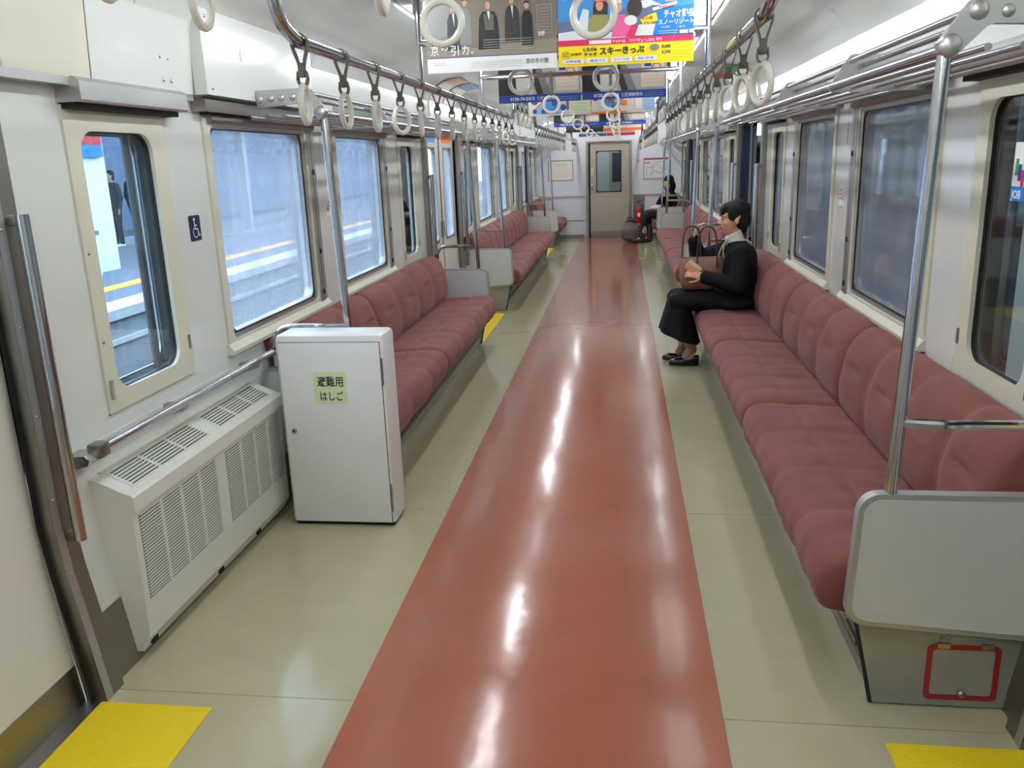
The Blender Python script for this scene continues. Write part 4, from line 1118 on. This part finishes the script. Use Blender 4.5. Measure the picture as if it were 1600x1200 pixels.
MB().box(.545, .595, END-.127, END-.124, .38, .45).build('label_plate', 'white', t)
MB().box(.55, .59, END-.127, END-.124, .20, .25).build('warning_plate', 'yellow', t)
MB().box(.525, .615, END-.11, END-.02, .105, .13).build('foot', 'frame_red', t)

# ------------------------------------------------------------------ people
def remeshed(mb, name, m, parent, vox=.008, smooth=5):
    me = mb.mesh('tmp', m); o = bpy.data.objects.new('tmp', me); COL.objects.link(o)
    r = o.modifiers.new('r', 'REMESH'); r.mode = 'VOXEL'; r.voxel_size = vox
    sm = o.modifiers.new('s', 'SMOOTH'); sm.factor = .5; sm.iterations = smooth
    dg = bpy.context.evaluated_depsgraph_get(); dg.update()
    nm = bpy.data.meshes.new_from_object(o.evaluated_get(dg)); bpy.data.objects.remove(o); bpy.data.meshes.remove(me)
    org = Vector(ORG[parent.name]) if parent else Vector((0, 0, 0))
    nm.transform(Matrix.Translation(-org)); nm.name = name
    nm.materials.clear(); nm.materials.append(M[m]); nm.polygons.foreach_set('use_smooth', [True]*len(nm.polygons))
    ob = bpy.data.objects.new(name, nm); COL.objects.link(ob)
    if parent: ob.parent = parent; ORG[ob.name] = tuple(org)
    return ob
def finger(mb, base, dirs, lens, r):
    p = Vector(base)
    for d, l in zip(dirs, lens):
        q = p+Vector(d).normalized()*l; mb.cap(p, r, q, r*.88, 8); p = q; r *= .9
def hand(mb, wrist, fwd, palm_n, side, curl=.6, k=1.0):
    """palm from the wrist along fwd, fingers curl towards palm_n, thumb on 'side'"""
    w = Vector(wrist); f = Vector(fwd).normalized(); nrm = Vector(palm_n); nrm = (nrm-f*nrm.dot(f)).normalized(); sd = f.cross(nrm)*side
    for q in (-.022, -.007, .008, .022):
        mb.cap(w+sd*q*.6*k, .013*k, w+f*.075*k+sd*q*1.15*k, .0105*k, 8)
    for i, (q, L) in enumerate(((.026, .9), (.009, 1.0), (-.009, .95), (-.025, .75))):
        b = w+f*.078*k+sd*q*k
        d1 = f*math.cos(curl*.5)+nrm*math.sin(curl*.5); d2 = f*math.cos(curl*1.2)+nrm*math.sin(curl*1.2); d3 = f*math.cos(curl*1.7)+nrm*math.sin(curl*1.7)
        finger(mb, b, (d1, d2, d3), (.034*L*k, .024*L*k, .018*L*k), .0082*k)
    b = w+f*.025*k+sd*.024*k
    finger(mb, b, (f*.6+sd*.7+nrm*.3, f*.9+sd*.2+nrm*.5, f+nrm*.6), (.032*k, .026*k, .02*k), .0095*k)
def head_mb(mb, c, R, sc_=1.0):
    """head facing local -x; R rotates local to world"""
    c = Vector(c); V = lambda x, y, z: c+R@Vector((x, y, z))*sc_
    E_ = lambda p, r, **k: mb.ell(V(*p), tuple(q*sc_ for q in r), rot=R, **k)
    E_((.012, 0, .030), (.090, .072, .082), seg=20, rings=14)     # cranium
    E_((-.022, 0, -.022), (.062, .060, .082), seg=20, rings=14)   # face
    E_((-.050, 0, -.082), (.026, .028, .022))                     # chin
    E_((-.020, .0, -.068), (.05, .050, .035))                     # jaw
    mb.cap(V(-.078, 0, .012), .009*sc_, V(-.098, 0, -.020), .0125*sc_, 10)   # nose
    for s in (-1, 1):
        E_((-.088, s*.010, -.024), (.008, .007, .006))
        E_((-.060, s*.034, -.022), (.020, .020, .022))            # cheeks
        E_((-.070, s*.028, .026), (.014, .024, .007))             # brow
        E_((.010, s*.073, -.012), (.018, .009, .025))             # ears
    E_((-.080, 0, -.046), (.010, .020, .005)); E_((-.078, 0, -.058), (.010, .018, .006))
def person_black():
    cy = 6.05
    t = thing('person', 'seated woman in black coat and long skirt with white turtleneck, holding a tote bag', 'person', (1.0, cy, .40))
    R = Matrix.Rotation(0.10, 3, 'Z') @ Matrix.Rotation(-.06, 3, 'Y')
    H = Vector((1.012, cy, 1.028))
    b = MB(); head_mb(b, H, R)
    b.cap((1.035, cy, .86), .048, (1.02, cy, .95), .047)
    b.cap((1.06, cy, .55), .11, (1.06, cy, .76), .12); b.ell((1.055, cy, .80), (.09, .17, .07))
    b.ell((1.05, cy, .48), (.12, .16, .09))
    SL, EL, WL = Vector((1.062, cy-.165, .815)), Vector((1.04, cy-.205, .590)), Vector((.815, cy-.155, .648))
    SR, ER, WR = Vector((1.05, cy+.165, .815)), Vector((.80, cy+.185, .735)), Vector((.762, cy+.13, .875))
    for S_, E_, W_ in ((SL, EL, WL), (SR, ER, WR)):
        b.cap(S_, .045, E_, .038); b.cap(E_, .038, W_, .024)
    hand(b, WL+Vector((-.005, 0, .003)), (-1, .1, .28), (.1, .8, -.5), 1, .8)
    hand(b, WR+Vector((0, 0, .005)), (.22, -.15, 1), (.8, -.3, .2), -1, .7)
    for q in (-.085, .085):
        b.cap((1.03, cy+q, .465), .062, (.65, cy+q*1.1, .462), .046); b.cap((.65, cy+q*1.1, .455), .044, (.715+(0.03 if q < 0 else -.02), cy+q*.9, .10), .032)
        ax = .735 if q < 0 else .695
        b.cap((ax, cy+q*.9, .085), .032, (ax-.02, cy+q*.9, .05), .03); b.cap((ax+.01, cy+q*.9, .042), .026, (ax-.10, cy+q*.9, .030), .020)
    remeshed(b, 'body', 'skin', t, .0055, 4)
    # stockings
    st = MB()
    for q in (-.085, .085):
        ax = .735 if q < 0 else .695
        st.cap((.66, cy+q, .33), .053, (ax+.01, cy+q*.9, .12), .0365); st.cap((ax+.008, cy+q*.9, .12), .0365, (ax-.03, cy+q*.9, .055), .034)
    remeshed(st, 'stockings', 'stocking', t, .007, 3)
    # coat
    c = MB()
    c.ell((1.06, cy, .50), (.115, .185, .115)); c.cap((1.065, cy-.05, .55), .125, (1.068, cy-.05, .76), .115); c.cap((1.065, cy+.05, .55), .125, (1.068, cy+.05, .76), .115)
    c.ell((1.055, cy, .80), (.105, .195, .075)); c.ell((1.045, cy, .858), (.075, .10, .03))
    c.ell((1.10, cy, .70), (.075, .18, .14))
    for S_, E_, W_ in ((SL, EL, WL), (SR, ER, WR)):
        c.ell(S_, (.072, .06, .065)); c.cap(S_, .066, E_, .064); c.cap(E_, .064, W_.lerp(E_, .04), .046)
    # coat tail spreading on the seat
    c.ell((1.04, cy-.03, .455), (.16, .20, .05))
    remeshed(c, 'coat', 'coat_black', t, .009, 4)
    # lapel collar
    lp_ = MB(); rings = []
    for i in range(5):
        pass
    cuff = MB()
    for E_, W_ in ((EL, WL), (ER, WR)):
        d = (W_-E_).normalized(); cuff.tube([W_-d*.02, W_+d*.012], .040, 16, False, [.047, .045]); 
    cuff.build('cuffs', 'coat_black', t)
    MB().ell((WL.x+.02, WL.y-.045, WL.z-.012), (.006, .004, .006), 8, 6).build('cuff_button', 'chrome', t)
    # turtleneck
    rings = []
    for x, z, rx, ry in ((1.035, .850, .066, .070), (1.028, .878, .060, .062), (1.022, .905, .056, .057), (1.019, .928, .058, .058), (1.016, .936, .050, .051)):
        rings.append([(x+rx*math.cos(2*PI*k/24), cy+ry*math.sin(2*PI*k/24), z-.028*math.cos(2*PI*k/24)*-1+.0) for k in range(24)])
    MB().loft(rings).build('turtleneck', 'turtleneck', t)
    v = MB()   # shirt front in the coat opening
    v.add([(.958, cy-.035, .86), (.958, cy+.035, .86), (.950, cy+.025, .79), (.938, cy, .72), (.950, cy-.025, .79)], [(0, 1, 2, 3, 4)]); v.build('shirt_front', 'turtleneck', t)
    sc_m = MB(); sc_m.tube(bez([(.965, cy-.045, .888), (.945, cy-.030, .845), (.928, cy-.020, .80), (.918, cy-.012, .745)]), .01, 8, True)
    q = MB(); pts = bez([(.968, cy-.050, .890), (.943, cy-.034, .85), (.925, cy-.024, .80), (.917, cy-.014, .735)])
    rr = []
    for i, p in enumerate(pts):
        u = i/(len(pts)-1); wv = .018+.014*math.sin(PI*min(1, u*1.1)); rr.append([(p.x+.006*math.cos(a)-0, p.y+wv*math.sin(a), p.z+.004*math.cos(a)) for a in [2*PI*k/10 for k in range(10)]])
    q.loft(rr).build('scarf', 'scarf_green', t)
    # skirt: over the lap, dropping to a flared hem higher in front
    s = MB()
    s.ell((1.04, cy, .475), (.13, .18, .075))
    for q_ in (-.085, 0, .085): s.cap((1.03, cy+q_, .470), .082, (.64, cy+q_*1.15, .470), .068)
    rings = []; N = 40
    for i in range(9):
        u = i/8; rg = []
        for k in range(N):
            a = 2*PI*k/N; ca, sa = math.cos(a), math.sin(a)
            rip = 1+.05*u*math.sin(7*a+.6)
            cxx = .645+.015*u; rx = (.075+.075*u)*rip; ry = (.145+.055*u)*rip
            zb = .47-u*(.27+.055*ca)
            rg.append((cxx+rx*ca, cy+ry*sa, zb))
        rings.append(rg)
    s.loft(rings)
    remeshed(s, 'skirt', 'skirt_black', t, .009, 3)
    # shoes
    for q in (-.085, .085):
        ax = .735 if q < 0 else .695; yy = cy+q*.9; rings = []
        for x, hw, h0, zz in ((ax+.062, .012, .055, .012), (ax+.055, .026, .075, .006), (ax+.03, .032, .072, .003), (ax-.01, .035, .062, .002), (ax-.06, .040, .060, .002), (ax-.10, .039, .056, .002), (ax-.135, .029, .044, .003), (ax-.152, .010, .026, .007)):
            rings.append([(x, yy+hw*math.cos(2*PI*k/16), zz+h0*.5+h0*.5*math.sin(2*PI*k/16)) for k in range(16)])
        sh = MB().loft(rings).build('shoe', 'shoe_black', t)
        MB().cbox(ax-.005, ax+.058, yy-.028, yy+.028, .0, .022, .006).build('heel', 'shoe_black', sh)
        MB().cbox(ax-.105, ax-.075, yy-.012, yy+.012, .046, .056, .003).build('bow', 'shoe_black', sh)
    # hair: cap, fringe and nape
    h = MB(); V = lambda x, y, z: H+R@Vector((x, y, z))
    h.ell(V(.030, 0, .062), (.096, .082, .072), 20, 14, R); h.ell(V(.062, 0, -.005), (.062, .076, .084), 20, 14, R); h.ell(V(-.035, 0, .075), (.050, .066, .042), 16, 10, R)
    h.ell(V(-.062, 0, .062), (.018, .048, .030), 12, 8, R)
    for sgn in (-1, 1): h.ell(V(-.012, sgn*.066, .035), (.040, .014, .045), 12, 8, R); h.ell(V(.058, sgn*.055, -.03), (.034, .024, .046), 12, 8, R)
    h.ell(V(.066, 0, -.062), (.036, .050, .042), 14, 10, R); h.ell(V(-.070, .005, .050), (.016, .046, .026), 12, 8, R)
    remeshed(h, 'hair', 'hair', t, .006, 3)
    e = MB()
    for sgn in (-1, 1):
        q = MB(); q.ell(V(-.0795, sgn*.029, .006), (.004, .014, .0045), 10, 6, R); q.build('eye', 'black', t)
        q = MB(); q.ell(V(-.083, sgn*.028, .028), (.004, .018, .004), 10, 6, R); q.build('eyebrow', 'hair', t)
    q = MB(); q.ell(V(-.088, 0, -.050), (.006, .018, .006), 10, 6, R); q.build('lips', 'lips', t)
person_black()
# tote bag on her lap
def tote():
    y0, y1 = 5.955, 6.075
    t = thing('tote_bag', 'brown leather tote bag with long handles on the seated woman\'s lap', 'bag', (.78, 6.0, .53))
    N = 20
    def ring(z, xa, xb, ya, yb, wob=0):
        p = rrect(xa, xb, ya, yb, .03, 5); return [(x+wob*noise.noise(Vector((x*30, y*30, z*9))), y+wob*noise.noise(Vector((x*28, y*31, z*9+4))), z+wob*.6*noise.noise(Vector((x*12, y*9, 2)))) for x, y in p]
    rings = [ring(.548, .70, .87, y0+.03, y1-.02), ring(.556, .668, .885, y0+.005, y1), ring(.60, .655, .905, y0-.006, y1+.004, .012), ring(.66, .650, .92, y0-.004, y1, .014), ring(.72, .648, .935, y0+.004, y1-.01, .012), ring(.772, .650, .945, y0+.018, y1-.03, .008)]
    inner = [[(x*.97+.8*.03, y*.8+6.01*.2, z-.002) for x, y, z in rings[-1]], [(x*.94+.8*.06, y*.7+6.01*.3, z-.08) for x, y, z in rings[-1]]]
    MB().loft(rings+inner).build('body', 'bag_brown', t, angle=70)
    for ya, xs, nm in ((y0+.008, (.765, .905, .835), 'a'), (y1-.022, (.668, .80, .735), 'b')):
        a, b, c = xs
        pts = bez([(a, ya, .74), (a+.008, ya, .92), (c-.035, ya, .985), (c+.035, ya, .985), (b-.01, ya, .92), (b, ya, .74)])
        MB().tube(pts, .0055, 8).build('handle', 'bag_dark', t)
        for x in (a, b): MB().cbox(x-.008, x+.008, ya-.012, ya-.002, .70, .75, .002).build('handle_tab', 'bag_dark', t)
tote()
t = thing('paper_packet', 'folded kraft paper packet held in front of the tote bag', 'packet', (.745, 5.90, .69))
mb = MB(); R = Matrix.Rotation(.7, 3, 'Y') @ Matrix.Rotation(.2, 3, 'X')
vv = []
for x, y, z in [(-.05, -.006, -.035), (.05, -.006, -.035), (.05, -.006, .035), (-.05, -.006, .035), (-.05, .012, -.035), (.05, .012, -.035), (.05, .012, .035), (-.05, .012, .035)]:
    q = R@Vector((x, y, z)); vv.append((.735+q.x, 5.905+q.y, .712+q.z))
mb.add(vv, [(0, 1, 2, 3), (7, 6, 5, 4), (0, 4, 5, 1), (1, 5, 6, 2), (2, 6, 7, 3), (3, 7, 4, 0)]); mb.build('wrap', 'kraft', t)
mb = MB(); vv = []
for x, y, z in [(-.05, -.0075, .012), (.05, -.0075, .020), (.05, -.0075, .035), (-.05, -.0075, .035)]:
    q = R@Vector((x, y, z)); vv.append((.735+q.x, 5.905+q.y, .712+q.z))
mb.add(vv, [(0, 1, 2, 3)]); mb.build('flap', 'cream_paper', t)

def person_phone():
    cy = 15.05
    t = thing('person', 'woman in dark hooded coat sitting at the end bench looking at a phone', 'person', (1.05, cy, .40))
    R = Matrix.Rotation(.75, 3, 'Z') @ Matrix.Rotation(-.3, 3, 'Y')
    H = Vector((1.045, cy-.06, 1.00)); b = MB(); head_mb(b, H, R, .98)
    b.cap((1.08, cy, .84), .046, (1.06, cy-.04, .93), .045); b.cap((1.08, cy, .52), .12, (1.08, cy, .74), .12); b.ell((1.08, cy, .79), (.09, .15, .07)); b.ell((1.05, cy, .48), (.12, .16, .09))
    SL, EL, WL = Vector((1.12, cy-.14, .79)), Vector((1.17, cy-.24, .64)), Vector((1.06, cy-.27, .80))
    SR, ER, WR = Vector((.99, cy+.02, .79)), Vector((.90, cy-.08, .66)), Vector((.96, cy-.25, .79))
    for S_, E_, W_ in ((SL, EL, WL), (SR, ER, WR)): b.cap(S_, .044, E_, .037); b.cap(E_, .037, W_, .024)
    hand(b, WL, (-.4, -.1, .7), (-.6, .7, 0), 1, 1.0, .9); hand(b, WR, (.3, -.1, .7), (.6, .7, 0), -1, 1.0, .9)
    K = [(Vector((.66, cy-.28, .50)), Vector((.60, cy-.20, .09))), (Vector((.70, cy-.10, .50)), Vector((.73, cy-.16, .09)))]
    for k, (kn, an) in enumerate(K):
        b.cap((1.02, cy-.06+.12*k, .47), .062, kn, .045); b.cap(kn, .043, an, .03); b.cap(an, .034, an+Vector((-.12, -.03, -.05)), .026)
    remeshed(b, 'body', 'skin', t, .007, 4)
    c = MB(); c.ell((1.06, cy, .50), (.13, .19, .11)); c.cap((1.08, cy-.03, .52), .135, (1.08, cy, .75), .125); c.ell((1.07, cy, .80), (.12, .17, .075)); c.ell((1.07, cy-.02, .87), (.085, .09, .05))
    for S_, E_, W_ in ((SL, EL, WL), (SR, ER, WR)): c.cap(S_, .066, E_, .062); c.cap(E_, .06, W_.lerp(E_, .1), .045)
    remeshed(c, 'coat', 'coat_black', t, .01, 4)
    p = MB()
    for k, (kn, an) in enumerate(K): p.cap((1.02, cy-.06+.12*k, .48), .088, kn, .066); p.cap(kn, .064, an+Vector((0, 0, .12)), .05)
    remeshed(p, 'trousers', 'jeans_dark', t, .01, 3)
    for kn, an in K:
        s = MB(); s.cap(an+Vector((0, 0, .2)), .058, an, .05); s.cap(an+Vector((.01, 0, -.035)), .045, an+Vector((-.13, -.03, -.045)), .04)
        remeshed(s, 'boot', 'boots', t, .009, 3)
    h = MB(); V = lambda x, y, z: H+R@Vector((x, y, z))
    h.ell(V(.03, 0, .05), (.10, .086, .085), 18, 12, R); h.ell(V(.06, 0, -.05), (.065, .088, .12), 18, 12, R)
    for sgn in (-1, 1): h.ell(V(.0, sgn*.075, -.03), (.045, .022, .11), 14, 10, R); h.ell(V(-.01, sgn*.075, -.14), (.03, .022, .08), 12, 8, R)
    remeshed(h, 'hair', 'hair', t, .008, 3)
    for sgn in (-1, 1): q = MB(); q.ell(V(-.078, sgn*.029, .006), (.004, .013, .004), 8, 6, R); q.build('eye', 'black', t)
person_phone()
t = MB().cbox(.985, 1.045, 14.745, 14.755, .80, .93, .003).build('mobile_phone', 'navy', org=(1.01, 14.75, .80)); tag(t, 'dark mobile phone held up by the woman on the end bench', 'phone')
b = MB(); b.ell((.86, 14.90, .595), (.13, .11, .05)); b.ell((.90, 14.96, .61), (.10, .10, .05)); o = remeshed(b, 'folded_scarf', 'pale_pink_cloth', None, .012, 4)
tag(o, 'pale pink bundled scarf on the lap of the woman on the end bench', 'scarf')
# floor bag
t = thing('carry_bag', 'bulging grey-brown bag on the floor in front of the end door', 'bag', (.42, 15.2, 0))
b = MB(); b.ell((.43, 15.2, .17), (.19, .15, .17), 24, 16); b.ell((.43, 15.2, .09), (.18, .15, .09)); b.ell((.41, 15.2, .30), (.11, .09, .09)); b.ell((.55, 15.22, .10), (.10, .12, .10))
remeshed(b, 'body', 'bag_grey', t, .012, 3)
MB().tube(bez([(.37, 15.17, .36), (.35, 15.16, .43), (.42, 15.17, .44), (.47, 15.19, .36)]), .009, 8).build('handle', 'bag_dark', t)
MB().tube(bez([(.33, 15.19, .35), (.40, 15.10, .39), (.50, 15.15, .35)]), .012, 8).build('tie', 'bag_dark', t)

def stander(name_label, x, y, z0, h, top, bottom, face, hairm='hair', group=None, extra=None):
    t = thing('person', name_label, 'person', (x, y, z0), group); k = h/1.65
    R = Matrix.Rotation(face, 3, 'Z'); O = Vector((x, y, z0)); P = lambda a, b, c: O+R@Vector((a, b, c))*k
    H = P(-.01, 0, 1.535); b = MB(); head_mb(b, H, R, k)
    b.cap(P(.02, 0, 1.36), .05*k, P(.01, 0, 1.46), .048*k); b.cap(P(.02, 0, .98), .12*k, P(.02, 0, 1.25), .12*k); b.ell(P(.02, 0, 1.33), (.10*k, .16*k, .07*k), rot=R)
    arms = [(P(.02, s*.17, 1.33), P(.04, s*.22, 1.06), P(-.03, s*.20, .84)) for s in (-1, 1)]
    for i, (a, e, w_) in enumerate(arms):
        b.cap(a, .045*k, e, .038*k); b.cap(e, .036*k, w_, .024*k); hand(b, w_, (P(-.02, 0, -1)-P(0, 0, 0)), R@Vector((-1, 0, 0)), 1 if i else -1, .5, k)
    for s in (-1, 1): b.cap(P(.02, s*.085, .92), .085*k, P(0, s*.085, .48), .056*k); b.cap(P(0, s*.085, .48), .05*k, P(.02, s*.09, .08), .034*k); b.cap(P(.03, s*.09, .035), .03*k, P(-.12, s*.10, .03), .026*k)
    remeshed(b, 'body', 'skin', t, .012, 3)
    c = MB(); c.cap(P(.02, -.03, .90), .15*k, P(.02, 0, 1.25), .135*k); c.ell(P(.02, 0, 1.33), (.115*k, .185*k, .075*k), rot=R)
    for a, e, w_ in arms: c.cap(a, .062*k, e, .056*k); c.cap(e, .054*k, w_.lerp(e, .1), .042*k)
    remeshed(c, 'jacket', top, t, .014, 3)
    p = MB()
    for s in (-1, 1): p.cap(P(.02, s*.08, .90), .10*k, P(0, s*.085, .48), .068*k); p.cap(P(0, s*.085, .48), .066*k, P(.02, s*.09, .09), .05*k)
    remeshed(p, 'trousers', bottom, t, .014, 3)
    hh = MB(); hh.ell(H+R@Vector((.03, 0, .045))*k, (.098*k, .084*k, .085*k), 16, 10, R); hh.ell(H+R@Vector((.06, 0, -.03))*k, (.06*k, .078*k, .08*k), 14, 10, R); remeshed(hh, 'hair', hairm, t, .012, 2)
    for s in (-1, 1): q = MB(); q.cap(P(.05, s*.09, .035), .036*k, P(-.13, s*.10, .03), .032*k, 10); q.build('shoe', 'boots' if extra is None else extra, t)
    return t
stander('passer-by in a red jacket standing outside the open right door', 1.775, 9.75, -.05, 1.62, 'jacket_red', 'jeans_dark', -2.6)
stander('dark-clothed person on the platform across the tracks, standing nearer the white kiosk', -10.95, 17.7, -.1, 1.66, 'jeans_dark', 'jeans_dark', 1.2, group='people waiting on the far platform', extra='white')
stander('dark-coated person on the platform across the tracks, standing nearer the pillar', -10.5, 17.85, -.1, 1.70, 'coat_black', 'jeans_dark', -1.9, group='people waiting on the far platform', extra='white')

# ------------------------------------------------------------------ station outside
g = MB().box(-60, 60, -40, 90, -1.3, -1.15).build('ground', 'ballast'); g['kind'] = 'structure'
pl = setting('platform_left', (-9, 10, -.1))
MB().box(-12.5, -5.95, -30, 70, -1.15, -.1).build('slab', 'asphalt', pl)
MB().box(-6.25, -5.78, -30, 70, -.22, -.098).build('edge_stones', 'platform_edge', pl)
MB().box(-5.95, -5.84, -30, 70, -1.15, -.22).build('face', 'concrete', pl)
MB().box(-5.86, -5.80, -30, 70, -.52, -.46).build('cable_ledge', 'platform_edge', pl)
MB().box(-7.15, -6.85, -30, 70, -.1, -.092).build('tactile_strip', 'tactile', pl)
k = setting('kiosk', (-9.2, 11.5, -.1)); k['kind'] = 'thing'
tag(k, 'white block of a stair house with red and blue sign on the far platform', 'building')
MB().box(-11.2, -8.35, 4.0, 13.52, -.1, 3.39).build('walls', 'station_white', k)
MB().box(-8.40, -8.28, 9.5, 13.40, 1.95, 2.16).build('red_sign', 'red', k)
MB().box(-8.40, -8.28, 9.5, 13.40, 1.76, 1.95).build('blue_sign', 'poster_blue', k)
t = thing('trolley', 'small pale rack of magazines against the white stair house', 'rack', (-8.2, 12.3, -.1))
MB().box(-8.33, -8.05, 12.0, 12.6, .55, .62).build('counter', 'grey', t); MB().box(-8.33, -8.1, 12.0, 12.6, -.1, .55).build('base', 'station_white', t)
for i in range(4): MB().box(-8.3, -8.12, 12.03+.14*i, 12.13+.14*i, .62, .86).build('stack', ['pale_blue', 'light_grey', 'offwhite', 'grey'][i], t)
cn = setting('canopy_left', (-9, 20, 3.4))
MB().box(-12.5, -8.9, -30, 70, 3.4, 3.55).build('roof', 'canopy_grey', cn)
for y in (-6, 4.5, 22, 28, 34, 40): MB().box(-9.9, -9.7, y-.1, y+.1, -.1, 3.4).build('column', 'canopy_grey', cn)
for y in (-2, 6, 14, 22, 30): MB().box(-9.4, -9.3, y, y+2.4, 3.30, 3.36).build('lamp', 'sign_glow', cn)
bk = MB().box(-24, -23.5, -30, 90, -1.2, 8.5).build('far_building', 'far_blue', org=(-24, 10, -1.2)); tag(bk, 'long pale building beyond the far platform', 'building')
pr = setting('platform_right', (4, 10, -.05))
MB().box(1.56, 8.0, -30, 70, -1.15, -.05).build('slab', 'asphalt', pr)
MB().box(2.3, 2.6, -30, 70, -.05, -.043).build('tactile_strip', 'tactile', pr)
wr = setting('wall_station', (8, 10, 0))
MB().box(7.6, 8.0, -30, 80, -1, 3.6).build('station_wall', 'station_green', wr)
cr = setting('shading_canopy_right', (5, 10, 3.2))
MB().box(1.75, 8.2, -30, 80, 3.15, 3.3).build('roof', 'dark_wall', cr)  # unseen roof added to block the sky and keep the right platform dark
for y in (-3, 5.2, 11.0, 19, 27): MB().box(2.9, 3.1, y-.12, y+.12, -.05, 3.15).build('column', 'navy', cr)
for y in (0, 6, 12, 18, 26): MB().box(3.6, 3.72, y, y+1.2, 3.06, 3.14).build('lamp', 'sign_glow', cr)
vm = thing('vending_machine', 'tall blue vending machine on the platform outside the right windows', 'machine', (4.2, 4.4, -.05))
MB().cbox(3.9, 4.6, 3.9, 5.1, -.05, 1.85, .02).build('case', 'train_blue', vm); MB().box(3.88, 3.9, 4.0, 5.0, .9, 1.7).build('front_window', 'pale_blue', vm); MB().box(3.88, 3.9, 4.0, 5.0, .1, .35).build('delivery_flap', 'dark_slot', vm)
lb = thing('lit_signboard', 'glowing white platform sign seen through the open right door', 'sign', (2.6, 13.6, 1.5))
MB().box(1.8, 3.0, 14.0, 14.12, 1.72, 2.3).build('light_face', 'sign_glow', lb)
for x in (1.9, 2.9): MB().box(x-.02, x+.02, 14.04, 14.08, 2.3, 3.15).build('hanger', 'dark_wall', lb)
